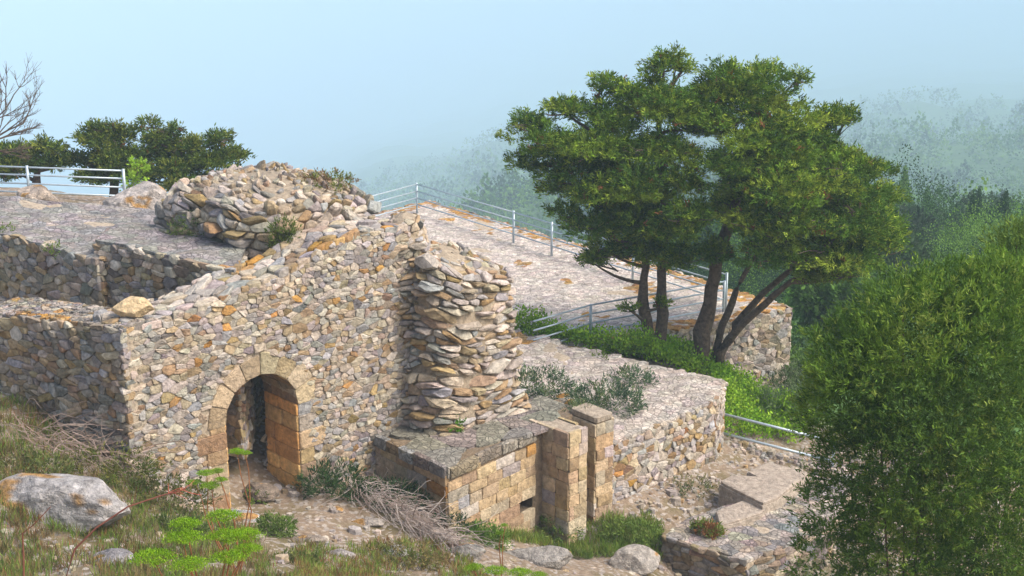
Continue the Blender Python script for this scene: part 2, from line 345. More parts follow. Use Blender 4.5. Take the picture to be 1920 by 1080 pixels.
def build_ground():
    xs = np.concatenate([-np.geomspace(18, 4800, 38)[::-1], np.arange(-17.8, 17.9, .2), np.geomspace(18, 4800, 38)])
    ys = np.concatenate([-np.geomspace(8, 2500, 14)[::-1], np.arange(-7, 14, .6), np.arange(14, 40, .17), np.geomspace(40, 6000, 130)])
    X, Y = np.meshgrid(xs, ys); Z = ground_z(X.ravel(), Y.ravel()).reshape(X.shape)
    r = np.hypot(X, Y)
    for i in range(X.shape[0]):
        for j in range(X.shape[1]):
            if abs(X[i, j]) < 18 and 8 < Y[i, j] < 45:
                p = (X[i, j], Y[i, j], 0); Z[i, j] += .09 * nz(p, .9) + .05 * nz(p, 2.7, 2) + .03 * nz(p, 6, 3)
    n, m = X.shape; V = np.stack([X.ravel(), Y.ravel(), Z.ravel()], 1)
    F = [(i * m + j, i * m + j + 1, (i + 1) * m + j + 1, (i + 1) * m + j) for i in range(n - 1) for j in range(m - 1)]
    me = bpy.data.meshes.new('ground'); me.from_pydata(V.tolist(), [], F); me.polygons.foreach_set('use_smooth', [True] * len(F))
    m = bpy.data.materials.new('dry_earth'); m.use_nodes = True; t = m.node_tree; N = t.nodes; L = t.links; b = N['Principled BSDF']; b.inputs['Roughness'].default_value = .95
    tc = N.new('ShaderNodeTexCoord')
    def nse(s, d=8, r=.65):
        q = N.new('ShaderNodeTexNoise'); q.inputs['Scale'].default_value = s; q.inputs['Detail'].default_value = d; q.inputs['Roughness'].default_value = r; L.new(tc.outputs['Object'], q.inputs['Vector']); return q.outputs[0]
    def mix(f, a, c2):
        q = N.new('ShaderNodeMix'); q.data_type = 'RGBA'; L.new(f, q.inputs[0])
        for s, v in ((6, a), (7, c2)):
            if isinstance(v, tuple): q.inputs[s].default_value = (*v, 1)
            else: L.new(v, q.inputs[s])
        return q.outputs[2]
    def ramp(v, a, c2):
        q = N.new('ShaderNodeMapRange'); q.inputs[1].default_value = a; q.inputs[2].default_value = c2; L.new(v, q.inputs[0]); return q.outputs[0]
    earth = mix(ramp(nse(9), .35, .65), (.17, .12, .08), (.31, .24, .175))
    earth = mix(ramp(nse(1.1), .45, .62), earth, (.15, .12, .055))
    vo = N.new('ShaderNodeTexVoronoi'); vo.inputs['Scale'].default_value = 16; L.new(tc.outputs['Object'], vo.inputs['Vector'])
    hs = N.new('ShaderNodeSeparateColor'); L.new(vo.outputs['Color'], hs.inputs[0])
    peb = mix(hs.outputs[0], (.24, .21, .19), (.40, .35, .30))
    earth = mix(ramp(hs.outputs[1], .72, .76), earth, peb)
    sx = N.new('ShaderNodeSeparateXYZ'); L.new(tc.outputs['Object'], sx.inputs[0])
    forest = mix(ramp(nse(.35), .35, .65), (.04, .09, .018), (.09, .19, .03))
    f = ramp(sx.outputs[2], -1.9, -2.9)
    col = mix(f, earth, forest); L.new(col, b.inputs['Base Color'])
    bn = N.new('ShaderNodeBump'); bn.inputs['Strength'].default_value = .8; bn.inputs['Distance'].default_value = .05; L.new(nse(14), bn.inputs['Height']); L.new(bn.outputs[0], b.inputs['Normal'])
    return tag(link('ground', me, m), kind='structure')
build_ground()

# ------------------------------------------------------------------ the arched wall
rng = random.Random(5)
A0 = U(250, 890, 1.25)[:2]; A1 = U(565, 922, 0)[:2]; AD = (A1 - A0) / np.linalg.norm(A1 - A0); AN = np.array((AD[1], -AD[0]))
def onplane(px, py, P0=A0, D=AD):        # (s, z) on a vertical plane
    r = ray(px, py); M = np.array([[r[0], -D[0]], [r[1], -D[1]]]); t, s = np.linalg.solve(M, P0); return s, CAM_H + r[2] * t
A_top = [onplane(*p) for p in [(205, 628), (225, 622), (300, 602), (380, 578), (440, 545), (500, 528), (560, 497), (620, 455), (680, 436), (760, 425), (800, 440)]]
A_S = [p[0] for p in A_top]; A_Z = [p[1] for p in A_top]
sL, sR = onplane(428, 900)[0], onplane(565, 900)[0]; door_w = sR - sL; sC = (sL + sR) / 2; rad = door_w / 2
z_crown = onplane(497, 699)[1]; z_spring = z_crown - rad
A_LEN = onplane(770, 700)[0]; A_TH = 1.0; RING = .37
def a_zt(x, y):
    s = float(np.dot(np.array((x, y)) - A0, AD)); return float(np.interp(s, A_S, A_Z)) + .05 * nz((s, 0, 0), 2.5)
def pa(s, z, o=0): q = A0 + AD * s + AN * o; return (q[0], q[1], z)
def open_top(s):                          # height of the opening at s
    d = abs(s - sC); return z_spring + math.sqrt(max(rad * rad - d * d, 0)) if d < rad else None
wallA = empty('arched_wall', pa(sC, 0), 'high irregular rubble wall with the round-arched doorway in it', 'ruined wall')
B = MB()
ss = np.arange(0, A_LEN + .01, .08).tolist(); ss = sorted([s for s in ss if min(abs(s - sL), abs(s - sR)) > .03] + [sL, sR])
for a, b in zip(ss[:-1], ss[1:]):
    m = (a + b) / 2; ins = sL < m < sR
    lo = [(-1.2 if not ins else (z_spring + math.sqrt(max(rad ** 2 - (s - sC) ** 2, 0))) + .03) for s in (a, b)]
    hi = [float(np.interp(s, A_S, A_Z)) - .05 for s in (a, b)]
    V = [pa(a, lo[0], -.006), pa(b, lo[1], -.006), pa(b, hi[1], -.006), pa(a, hi[0], -.006), pa(a, lo[0], -A_TH), pa(b, lo[1], -A_TH), pa(b, hi[1], -A_TH), pa(a, hi[0], -A_TH)]
    B.add(V, [(0, 1, 2, 3), (5, 4, 7, 6), (3, 2, 6, 7), (1, 0, 4, 5)], MORTAR)
for s in (0, sL - .02, sR + .02, A_LEN):
    zt_ = float(np.interp(s, A_S, A_Z)) - .06 if s in (0, A_LEN) else z_spring + .02
    B.add([pa(s, -1.2, -.035), pa(s, zt_, -.035), pa(s, zt_, -A_TH), pa(s, -1.2, -A_TH)], [(0, 1, 2, 3)], MORTAR)
def a_keep(s, z):
    if z < z_spring:
        jw = RING + .1 * math.sin(z * 11)
        return not (sL - jw < s < sR + jw * .8)
    return math.hypot(s - sC, z - z_spring) > rad + RING * .95
E0 = A0; E1 = A0 + AD * A_LEN
face_stones(B, E0 - AD * .03, E1, -.9, a_zt, 'rubble', rng, MIXA, keep=a_keep, size=(.13, .08), depth=.024, ragged=.05)
def a_back(s): return A0 + AD * s - AN * A_TH
face_stones(B, a_back(A_LEN), a_back(0), .2, a_zt, 'rubble', rng, MIXA, keep=lambda s, z: not (sL - .1 < A_LEN - s < sR + .1 and z < z_crown), size=(.3, .2))
B.build('rubble_masonry', M_STONE, wallA)
B = MB(); top_poly = [A0 - AN * -.02, E1 + AN * .02, E1 - AN * A_TH, A0 - AN * A_TH]
top_stones(B, top_poly, lambda x, y: a_zt(x, y) - .02, rng, [(GREY, 5), (PINK, 4), (TAN, 1)], size=.21, depth=.06, rim=[(A0, E1)], rimamt=.35, detail=True, ang=math.atan2(AD[1], AD[0]))
B.build('rubble_top', M_STONE, wallA)
B = MB(); nv = 8
for k in range(nv):
    t0, t1 = math.pi * k / nv, math.pi * (k + 1) / nv; ro = rad + RING * rng.uniform(.85, 1.15)
    P = np.array([(sC + r_ * math.cos(t), z_spring + r_ * math.sin(t)) for r_, t in ((rad, t0), (ro, t0 + .01), (ro, t1 - .01), (rad, t1))])
    stone(B, P, lambda u, v, h: pa(u, v, h), rng, .022, .004, pick(rng, [([(.58, .45, .30), (.54, .41, .27), (.60, .49, .35)], 6), (PINK, 1)], 1.0), .1, block=True)
B.build('arch_ring', M_ASHLAR, wallA)
B = MB(); nv = 12                       # soffit
for k in range(nv):
    t0, t1 = math.pi * k / nv, math.pi * (k + 1) / nv; o = 0
    while o < A_TH - .02:
        l = min(rng.uniform(.35, .55), A_TH - o)
        P = np.array([(t0 * rad, o), (t1 * rad, o), (t1 * rad, o + l), (t0 * rad, o + l)])
        stone(B, P, lambda u, v, h: pa(sC + (rad - h) * math.cos(u / rad), z_spring + (rad - h) * math.sin(u / rad), -v), rng, .02, .006, pick(rng, [(TAN, 3), (ORANGE, .6)], .9), .1, block=True)
        o += l
B.build('arch_soffit', M_ASHLAR, wallA)
for side in (0, 1):
    B = MB(); s0, dr = (sL, -1) if side == 0 else (sR, 1)
    z = -.7; r = 0
    while z < z_spring - .02:
        hh = min(rng.uniform(.24, .34), z_spring - z); wd = rng.uniform(.5, .62) if r % 2 else rng.uniform(.28, .38)
        P = np.array([(s0, z), (s0 + dr * wd, z), (s0 + dr * wd, z + hh), (s0, z + hh)])
        if dr < 0: P = P[::-1]
        c = pick(rng, [(TAN, 4), (PINK, 1), (GREY, .5)], 1.05)
        stone(B, P, lambda u, v, h: pa(u, v, h), rng, .03, .004, c, .1, block=True)
        c = np.array(pick(rng, [([(.70, .40, .14), (.72, .46, .20), (.66, .36, .12)], 3)], 1.25))
        o = 0.0
        while o < A_TH - .03:
            l = min(rng.uniform(.4, .75), A_TH - o)
            P = np.array([(o, z), (o + l, z), (o + l, z + hh), (o, z + hh)])
            stone(B, P, lambda u, v, h: pa(s0 - dr * h, v, -u), rng, .035, .011, c * rng.uniform(.7, 1.15), .12, block=True); o += l
        z += hh; r += 1
    B.build('door_jamb', M_ASHLAR, wallA)

# ------------------------------------------------------------------ left wall and the inner walls
def prism(name, poly, zb, zt, label, cat, mix, tmix, faces, style='rubble', size=(.18, .11), depth=.04, tsize=.2, tdepth=.035, rim=None, rimw=.5, gain=1, tgain=1, rough=1, detail=False, rimamt=.55, mats=None, seed=1, tasp=.8, group=None, parent=None, fnames=('rubble_masonry', 'rubble_top')):
    rg = random.Random(seed); poly = [np.array(p[:2], float) for p in poly]
    if callable(zt): f = zt
    else: f = lambda x, y: zt
    c = np.mean(poly, 0); t = parent or empty(name, (c[0], c[1], zb), label, cat, group)
    Bm = MB(); core(Bm, poly, zb, f)
    for k in faces: face_stones(Bm, poly[k], poly[(k + 1) % len(poly)], zb, f, style, rg, mix, size=size, depth=depth, gain=gain, rough=rough)
    Bm.build(fnames[0], (mats or (M_STONE, M_STONE))[0], t)
    Bt = MB(); e = poly[1] - poly[0]
    top_stones(Bt, poly, f, rg, tmix, size=tsize, depth=tdepth, rim=rim, rimw=rimw, gain=tgain, detail=detail and tdepth > .02, gap=.0 if tdepth < .013 else .006, rough=.6 if tdepth > .013 else .02, rimamt=rimamt, ang=math.atan2(e[1], e[0]), asp=tasp)
    Bt.build(fnames[1], M_COBBLE, t)
    return t
MIXD = [(DUSK, 3), (GREY, 4), (TAN, 1.6)]  # darker browns mixed in: shade of left-facing walls partly put into stone colour
TOPG = [([(.40, .37, .35), (.36, .34, .33), (.43, .40, .37), (.38, .35, .33)], 1)]
TOPP = [([(.60, .52, .46), (.56, .49, .44), (.62, .55, .49)], 1)]
# polygon edges run so the outward side is on the right: front-left wall end -> corner
b0 = U(-60, 575, 3.3)[:2]; b1 = A0 + (A0 - b0) / np.linalg.norm(A0 - b0) * .04; bd = (b1 - b0) / np.linalg.norm(b1 - b0); bn = np.array((-bd[1], bd[0]))
b2 = b1 + bn * .95 + bd * .1; b3 = b0 + bn * .95
def b_zt(x, y): t = np.dot(np.array((x, y)) - b0, bd) / np.linalg.norm(b1 - b0); return 3.22 + .42 * t + .05 * nz((x, y, 0), 1.2)
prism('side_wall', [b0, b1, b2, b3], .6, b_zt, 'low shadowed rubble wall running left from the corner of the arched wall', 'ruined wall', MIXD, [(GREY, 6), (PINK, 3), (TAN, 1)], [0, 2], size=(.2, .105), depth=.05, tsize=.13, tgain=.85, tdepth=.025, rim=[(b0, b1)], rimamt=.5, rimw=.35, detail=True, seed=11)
d0 = U(-60, 420, 3.7)[:2]; d1 = U(185, 486, 3.7)[:2]; d2 = U(300, 430, 3.7)[:2]; d3 = U(300, 400, 3.6)[:2]; d4 = U(60, 372, 3.7)[:2]; d5 = U(-60, 366, 3.7)[:2]
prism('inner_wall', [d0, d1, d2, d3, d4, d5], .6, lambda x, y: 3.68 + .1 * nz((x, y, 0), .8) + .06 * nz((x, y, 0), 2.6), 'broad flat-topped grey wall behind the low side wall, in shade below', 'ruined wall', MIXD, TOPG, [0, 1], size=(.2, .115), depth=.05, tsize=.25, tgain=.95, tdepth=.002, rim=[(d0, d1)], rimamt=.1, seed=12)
e0 = U(178, 446, 4.0)[:2]; e1 = U(440, 522, 3.85)[:2]; e2 = U(470, 470, 3.8)[:2]; e3 = U(330, 418, 4.0)[:2]; e4 = U(225, 415, 4.0)[:2]
prism('raised_ledge', [e0, e1, e2, e3, e4], .6, lambda x, y: 3.98 + .07 * nz((x, y, 0), 1.4), 'raised slab-topped ledge with an orange lichen corner, in front of the rounded vault remains', 'ruined wall', MIXD, TOPG, [0, 1, 4], size=(.2, .11), depth=.05, tsize=.25, tgain=.95, tdepth=.002, rim=[(e0, e4)], rimamt=.6, rimw=.5, seed=13)

# ------------------------------------------------------------------ lumps of rubble (parametric)
def lump(B, c, rx, ry, z0, prof, rg, mix, rot=0, size=(.3, .18), depth=.12, amp=.12, expn=2.6, rough=1.3, th0=-math.pi, th1=math.pi, seed=0, gain=1, tilt=(0, 0), gap=.012):
    """stones on a closed mound: prof is a list of (radius factor, height above z0) from base to top centre"""
    hs = [p[1] for p in prof]; seg = [0]
    for a, b in zip(prof[:-1], prof[1:]): seg.append(seg[-1] + math.hypot((b[0] - a[0]) * (rx + ry) / 2, b[1] - a[1]))
    Lv = seg[-1]; Lu = (th1 - th0) * (rx + ry) / 2
    def P(u, v, h):
        th = th0 + u / Lu * (th1 - th0); k = np.interp(v, seg, [p[0] for p in prof]); z = np.interp(v, seg, hs)
        cs, sn = math.cos(th), math.sin(th); sup = (abs(cs) ** expn + abs(sn) ** expn) ** (-1 / expn)
        kk = k * (1 + amp * nz((cs * 1.5, sn * 1.5, z * .9), 1, seed) + amp * .6 * nz((cs * 3, sn * 3, z * 2.5), 1, seed + 3))
        x, y = rx * sup * cs * kk, ry * sup * sn * kk
        zz = z0 + z * (1 + tilt[0] * x / rx + tilt[1] * y / ry) + .1 * nz((x, y, 0), 1.3, seed)
        X = c[0] + x * math.cos(rot) - y * math.sin(rot); Y = c[1] + x * math.sin(rot) + y * math.cos(rot)
        return np.array((X, Y, zz))
    cen = np.array((c[0], c[1], z0 + hs[-1] * .45))
    def fm(u, v, h):
        v = min(v, Lv * .999); p = P(u, v, 0); e = 1e-2
        pu = P(u + e, v, 0) - P(u - e, v, 0); pv = P(u, min(v + e, Lv), 0) - P(u, max(v - e, 0), 0); n = np.cross(pu, pv); l = np.linalg.norm(n)
        n = n / l if l > 1e-9 else np.array((0, 0, 1.)); return p + n * h
    mu, mv = max(16, int(Lu / .25)), max(8, int(Lv / .25))
    G = [fm(Lu * i / mu, Lv * j / mv, .012) for j in range(mv + 1) for i in range(mu + 1)]
    B.add(G, [(j * (mu + 1) + i, j * (mu + 1) + i + 1, (j + 1) * (mu + 1) + i + 1, (j + 1) * (mu + 1) + i) for j in range(mv) for i in range(mu)], (.33, .27, .20))
    def kp(u, v):
        k = np.interp(v, seg, [p[0] for p in prof]); return rg.random() < max(.12, min(1, k * 1.3))
    for Pc in cells(Lu, Lv, size[0], size[1], rg, keep=kp, drop=.12): 
        if Pc[:, 1].max() > Lv * .97: continue
        if rg.random() < .025: continue
        col = pick(rg, mix, gain); kf = np.interp(Pc[:, 1].mean(), seg, [p[0] for p in prof]); dd = depth * rg.choice((.5, .8, 1, 1.5)) * (1 if kf > .88 else .4); stone(B, Pc, fm, rg, dd, gap + rg.uniform(0, .02), col, rough)
rg = random.Random(21)
vault = empty('vault_remains', U(530, 500, 3.1), 'rounded mound of broken vaulting behind the arched wall, with tufts on its crown', 'ruined vault')
B = MB(); 
cV = UY(560, 420, 28.2)[:2]
PV = [(.97, -1.4), (.97, 0), (.96, .9), (1.03, 1.25), (1.03, 1.45), (.92, 1.62), (.74, 1.76), (.48, 1.88), (.2, 1.95), (.02, 1.97)]
cV = A0 + AD * 4.75 - AN * 2.95
lump(B, cV, 1.8, 1.4, 3.0, PV, rg, [(GREY, 6), (TAN, 2.4), (PINK, 1.5), (DUSK, 2)], size=(.25, .115), depth=.12, seed=3, rot=math.atan2(AN[1], AN[0]), tilt=(-.02, .0), expn=3.0, amp=.09)
B.build('rubble_masonry', M_STONE, vault)
B = MB(); lump(B, U(372, 432, 3.98)[:2] + np.array((.1, .45)), .75, .7, 3.1, [(1.0, -1), (1.0, 0), (1.05, .9), (1.08, 1.25), (.9, 1.4), (.5, 1.47), (.1, 1.5)], rg, [(GREY, 6), (PINK, 2), (DUSK, 2)], size=(.26, .125), depth=.11, seed=8)
B.build('broken_end', M_STONE, vault)
rg = random.Random(22)
stump = empty('ruined_buttress', U(840, 800, .62), 'tall rough stump of projecting rubble standing on the ashlar ledge', 'ruined buttress')
B = MB(); cF = np.array((-1.0, 25.42))
PF = [(1.1, -.3), (1.04, .25), (1.0, 1.0), (.98, 1.9), (.97, 2.5), (.9, 2.9), (.6, 3.0), (.3, 3.08), (.02, 3.1)]
lump(B, cF + np.array((-.1, .0)), .98, .8, .62, PF, rg, [(GREY, 5), (TAN, 3.4), (PINK, 3), (ORANGE, .15)], rot=.77, size=(.24, .105), depth=.1, amp=.13, seed=5, expn=5, tilt=(-.09, .07), rough=1.2)
B.build('rubble_masonry', M_STONE, stump)
B = MB(); lump(B, UY(762, 600, 25.25)[:2], .42, .55, .6, [(1.1, -.4), (1.05, .6), (1.0, 1.6), (.95, 2.7), (.9, 3.3), (.7, 3.7), (.4, 3.85), (.05, 3.9)], rg, [(GREY, 5), (TAN, 3.4), (PINK, 3)], size=(.23, .105), depth=.1, amp=.14, seed=9, rough=1.2)
B.build('toothed_edge', M_STONE, stump)

# ------------------------------------------------------------------ ashlar ledge with two pillars
rg = random.Random(31); zG = .62
g0 = U(690, 808, zG)[:2]; g1 = U(838, 878, zG)[:2]; g2 = U(1003, 806, zG)[:2]; g3 = U(1075, 775, zG)[:2]; g4 = U(1050, 745, zG)[:2]; g5 = U(960, 757, zG)[:2]; g6 = np.array((-1.6, 25.8)); g7 = np.array((-2.9, 24.9))
ledge = empty('ashlar_ledge', (g1[0], g1[1], -.5), 'low ashlar block of squared tan stones with a flat grey top and two corner pillars', 'ruined platform')
B = MB(); gp = [g0, g1, g2, g3, g4, g5, g6, g7]; hole = np.linalg.norm(g2 - g1)
hs0, hs1 = onplane(968, 940, g1, (g2 - g1) / hole)[0], onplane(993, 940, g1, (g2 - g1) / hole)[0]; hz = onplane(985, 948, g1, (g2 - g1) / hole)[1]; gzf = lambda x, y: zG + .03 * nz((x, y, 0), 2)
core(B, gp, -2.4, gzf, col=(.2, .15, .1), hole=(1, hs0 - .06, hs1 + .08, hz - .13, hz + .11))
MG = [([(.56, .42, .26), (.62, .47, .30), (.52, .37, .22), (.60, .48, .34)], 9), (GREY, .7), (PINK, .8), (ORANGE, .6)]
hole = np.linalg.norm(g2 - g1)
hs0, hs1 = onplane(968, 940, g1, (g2 - g1) / hole)[0], onplane(993, 940, g1, (g2 - g1) / hole)[0]; hz = onplane(985, 948, g1, (g2 - g1) / hole)[1]
face_stones(B, g0, g1, -1.9, lambda x, y: zG - .16, 'ashlar', rg, MG, size=(.42, .22), depth=.03, gain=.85)  # left side toned down: its shade is painted into the stones
face_stones(B, g1, g2, -1.9, lambda x, y: zG - .16, 'ashlar', rg, MG, size=(.4, .21), depth=.03, keep=lambda u, z: not (hs0 - .08 < u < hs1 + .1 and hz - .14 < z < hz + .14))
#gm = (g1 + (g2 - g1) / hole * (hs0 + hs1) / 2); gd = (g2 - g1) / hole; gn = np.array((gd[1], -gd[0]))
B.build('ashlar_masonry', M_ASHLAR, ledge)
B = MB(); gd = (g2 - g1) / hole; gn = np.array((gd[1], -gd[0])); q = []
for o in (-.028, -.4):
    for u_, z_ in ((hs0 - .06, hz - .13), (hs1 + .08, hz - .13), (hs1 + .08, hz + .11), (hs0 - .06, hz + .11)): p_ = g1 + gd * u_ + gn * o; q.append((p_[0], p_[1], z_))
B.add(q, [(4, 5, 6, 7), (0, 1, 5, 4), (1, 2, 6, 5), (2, 3, 7, 6), (3, 0, 4, 7)], (.16, .12, .08)); B.build('drain_hole', M_ASHLAR, ledge)
B = MB()
face_stones(B, g0, g1, zG - .2, lambda x, y: zG, 'ashlar', rg, [(GREY, 3), (DUSK, 2)], size=(.5, .2), depth=.07, gain=.9)
face_stones(B, g1, g2, zG - .2, lambda x, y: zG, 'ashlar', rg, [(GREY, 4), (TAN, 1)], size=(.5, .2), depth=.06, gain=.8)
top_stones(B, gp, gzf, rg, [([(.34, .30, .26), (.33, .295, .26)], 1)], size=.5, depth=.008, gain=.95, rough=.08, detail=True, ang=.8, gap=.001)
B.build('capping_slab', M_COBBLE, ledge)
def pillar(a, bq, zt, name='pillar', dep=.6, wid=None):
    """a = left end, bq = right end of the front-right face; the left face runs back from a"""
    a, bq = np.array(a), np.array(bq); d = (bq - a) / np.linalg.norm(bq - a); n = np.array((-d[1], d[0])); c2, c3 = bq + n * dep, a + n * dep
    Bp = MB(); P = [a, bq, c2, c3]; core(Bp, P, -2.6, lambda x, y: zt, col=(.2, .15, .1), inset=.015)
    for k in (0, 1, 3): face_stones(Bp, P[k], P[(k + 1) % 4], -2.1, lambda x, y: zt, 'ashlar', rg, [([(.56, .42, .26), (.62, .47, .30), (.52, .37, .22), (.60, .48, .34)], 7), (PINK, 1)], size=(.36, .25), depth=.025)
    stone(Bp, np.array(P), lambda u, v, h: (u, v, zt - .03 + h), rg, .05, -.004, (.36, .30, .235), .05, block=True)
    return Bp.build(name, M_ASHLAR, ledge)
p1a = U(1067, 816, zG)[:2]; p1b = U(1101, 803, zG)[:2]
p2a = U(1118, 789, zG)[:2]; p2b = U(1150, 778, zG)[:2]
pillar(p1a, p1b, zG + .01, dep=1.0); pillar(p2a, p2b, zG + .03, dep=.7)

# ------------------------------------------------------------------ middle building
zM = .0
m0 = U(1135, 832, zM)[:2]; m1 = U(1342, 752, zM)[:2]; m2 = U(1358, 722, zM)[:2]; m3 = U(1350, 712, zM)[:2]; m4 = U(950, 618, zM)[:2]; m5 = np.array((-2.2, 29.8)); m6 = np.array((-1.2, 26.4)); m7 = np.array((1.0, 25.6))
def m_zt(x, y): return zM + .06 * nz((x, y, 0), .7) + .06 * nz((x, y, 0), 2.2)
prism('middle_building', [m0, m1, m2, m3, m4, m5, m6, m7], -2.4, m_zt, 'roofless low building with pale stony flat top, right of the ashlar pillars', 'ruined building', [(PINK, 5), (GREY, 3), (TAN, 2), (ORANGE, .25)], TOPP, [0, 1, 2], size=(.155, .11), depth=.035, tsize=.2, tdepth=.01, tgain=1.08, rim=[(m2, m3), (m1, m2)], rimamt=.3, rimw=.6, detail=True, seed=41)

# ------------------------------------------------------------------ big terrace
zH = -.3
h0 = U(900, 700, zH)[:2]; h1 = U(1310, 607, zH)[:2]; h2 = U(1484, 578, zH)[:2]; h3 = U(1462, 566, zH)[:2]; h4 = U(800, 376, zH)[:2]; h5 = U(690, 402, zH)[:2]; h6 = np.array((-5, 36.0))
def h_zt(x, y): return zH + .07 * nz((x, y, 0), .5) + .03 * nz((x, y, 0), 1.9)
prism('terrace', [h0, h1, h2, h3, h4, h5, h6], -7, h_zt, 'large pale cobbled roof terrace with orange lichen rims and metal railings', 'terrace', [(PINK, 3), (GREY, 4), (DUSK, 2)], TOPP, [0, 1, 2, 3], size=(.17, .12), depth=.035, tsize=.16, tdepth=.002, tgain=1.2, rim=[(h0, h1), (h1, h2), (h2, h3), (h3, h4), (h4, h5)], rimamt=1.15, rimw=.9, seed=51, tasp=.75)

# ------------------------------------------------------------------ low walls at lower right
zJ = -1.3
j0 = U(1243, 1003, zJ)[:2]; j1 = U(1400, 1052, zJ)[:2]; j2 = U(1560, 985, zJ)[:2]; j3 = U(1600, 900, zJ)[:2]; j4 = U(1500, 905, zJ)[:2]; j5 = U(1290, 972, zJ)[:2]
prism('low_retaining_wall', [j0, j1, j2, j3, j4, j5], -3.4, lambda x, y: zJ + .06 * nz((x, y, 0), 1.3), 'low shade-darkened retaining wall with a gravelly top below the pale path', 'ruined wall', MIXD, [(PINK, 5), (GREY, 3)], [0, 1, 5], size=(.22, .1), depth=.05, tsize=.2, tdepth=.012, gain=.75, seed=61, tgain=.8, rim=None)  # face stones darkened in colour to stand for shade on this side
zL = -1.05
foot = empty('stone_footings', U(1420, 920, -1.6), 'low sandy footings with square sockets beside the pale path', 'ruined footings')
def slab(pts, z, name, mix=[(PINK, 1), (TAN, 2.5), (GREY, 2)], zb=-2.2, sz=1.3, seed=1):
    rgs = random.Random(seed); poly = [U(*p, z)[:2] for p in pts]; Bs = MB(); f = lambda x, y: z + .04 * nz((x, y, 0), 1.5)
    core(Bs, poly, zb, f, col=(.40, .34, .28), inset=.03)
    stone(Bs, np.array(poly), lambda u, v, h: (u, v, z - .04 + h), rgs, .07, -.02, (.37, .31, .255), .02, block=True)
    return Bs.build(name, M_ASHLAR, foot)
slab([(1352, 905), (1375, 893), (1500, 900), (1455, 935), (1430, 945)], zL, 'footing', seed=2)
slab([(1404, 884), (1440, 866), (1512, 884), (1500, 900), (1432, 897)], zL + .02, 'footing', seed=3)
slab([(1345, 958), (1430, 925), (1455, 935), (1425, 962), (1352, 985)], zL - .12, 'footing', seed=4)

# ------------------------------------------------------------------ tubes, railings
def tube(B, pts, r0, r1, col, n=7, wob=0, rg=None):
    pts = [np.array(p, float) for p in pts]; V = []; m = len(pts)
    for k, p in enumerate(pts):
        t = pts[min(k + 1, m - 1)] - pts[max(k - 1, 0)]; t = t / (np.linalg.norm(t) + 1e-9)
        a = np.cross(t, (0, 0, 1) if abs(t[2]) < .9 else (1, 0, 0)); a /= np.linalg.norm(a); b = np.cross(t, a); r = lerp(r0, r1, k / (m - 1))
        for i in range(n):
            an = 2 * math.pi * i / n; rr = r * (1 + (wob * nz(p * 1.0 + np.array((i * 1.7, 0, 0)), 1.9) if wob else 0)); V.append(p + (a * math.cos(an) + b * math.sin(an)) * rr)
    V += [pts[0], pts[-1]]; F = [(k * n + i, k * n + (i + 1) % n, (k + 1) * n + (i + 1) % n, (k + 1) * n + i) for k in range(m - 1) for i in range(n)]
    F += [((i + 1) % n, i, m * n) for i in range(n)] + [((m - 1) * n + i, (m - 1) * n + (i + 1) % n, m * n + 1) for i in range(n)]
    B.add(V, F, col)
def railing(name, pts, label, heights, post_at, r=.021, group=None, post_r=.035, ztop=1.0):
    t = empty(name, pts[0], label, 'railing', group)
    for p in post_at:
        Bp = MB(); tube(Bp, [np.array(p) - (0, 0, .1), np.array(p) + (0, 0, ztop)], post_r, post_r, (1, 1, 1), 8); Bp.build('post', M_METAL, t, True)
    for h in heights:
        Bp = MB()
        for a, b in zip(pts[:-1], pts[1:]): tube(Bp, [np.array(a) + (0, 0, h), np.array(b) + (0, 0, h)], r, r, (1, 1, 1), 8)
        Bp.build('rail', M_METAL, t, True)
    return t
r_c = U(782, 399, zH); r_a = U(640, 440, zH); r_b = U(963, 456, zH)
dirb = (r_b - r_c) / np.linalg.norm(r_b - r_c); Lb = np.linalg.norm(r_b - r_c); r_e = U(1360, 583, zH)
pp = [r_c, r_b, r_c + (r_e - r_c) * .5, r_c + (r_e - r_c) * .75, r_e]
railing('terrace_railing', [r_a, r_c, r_b, r_e], 'long four-tube galvanised railing along the far edge of the cobbled terrace', (.28, .5, .72, .95), [r_a] + pp)
f_a = U(1000, 665, zH); f_b = U(1107, 632, zH); f_e = U(1356, 585, zH)
railing('ramp_railing', [f_a, f_b, f_e], 'nearer galvanised railing climbing across the terrace behind the tree trunks', (.12, .35, .58, .8), [f_b, (f_b + f_e) / 2, f_e], r=.022, ztop=.82)
k_e = U(235, 374, 3.25); k_s = U(-120, 360, 3.25)
railing('lookout_railing', [k_s, k_e], 'short galvanised railing at upper left in front of the dark trees', (.08, .28, .48, .66), [k_e, (k_e + k_s) / 2], ztop=.7, r=.02, post_r=.035)
n_s = U(1342, 832, -1.45); n_e = U(1560, 888, -1.9)
railing('path_railing', [n_s, n_e], 'two-tube railing leaving the right corner of the middle building toward the big bush', (.28, .72), [n_e], ztop=.8, r=.03, post_r=.035)

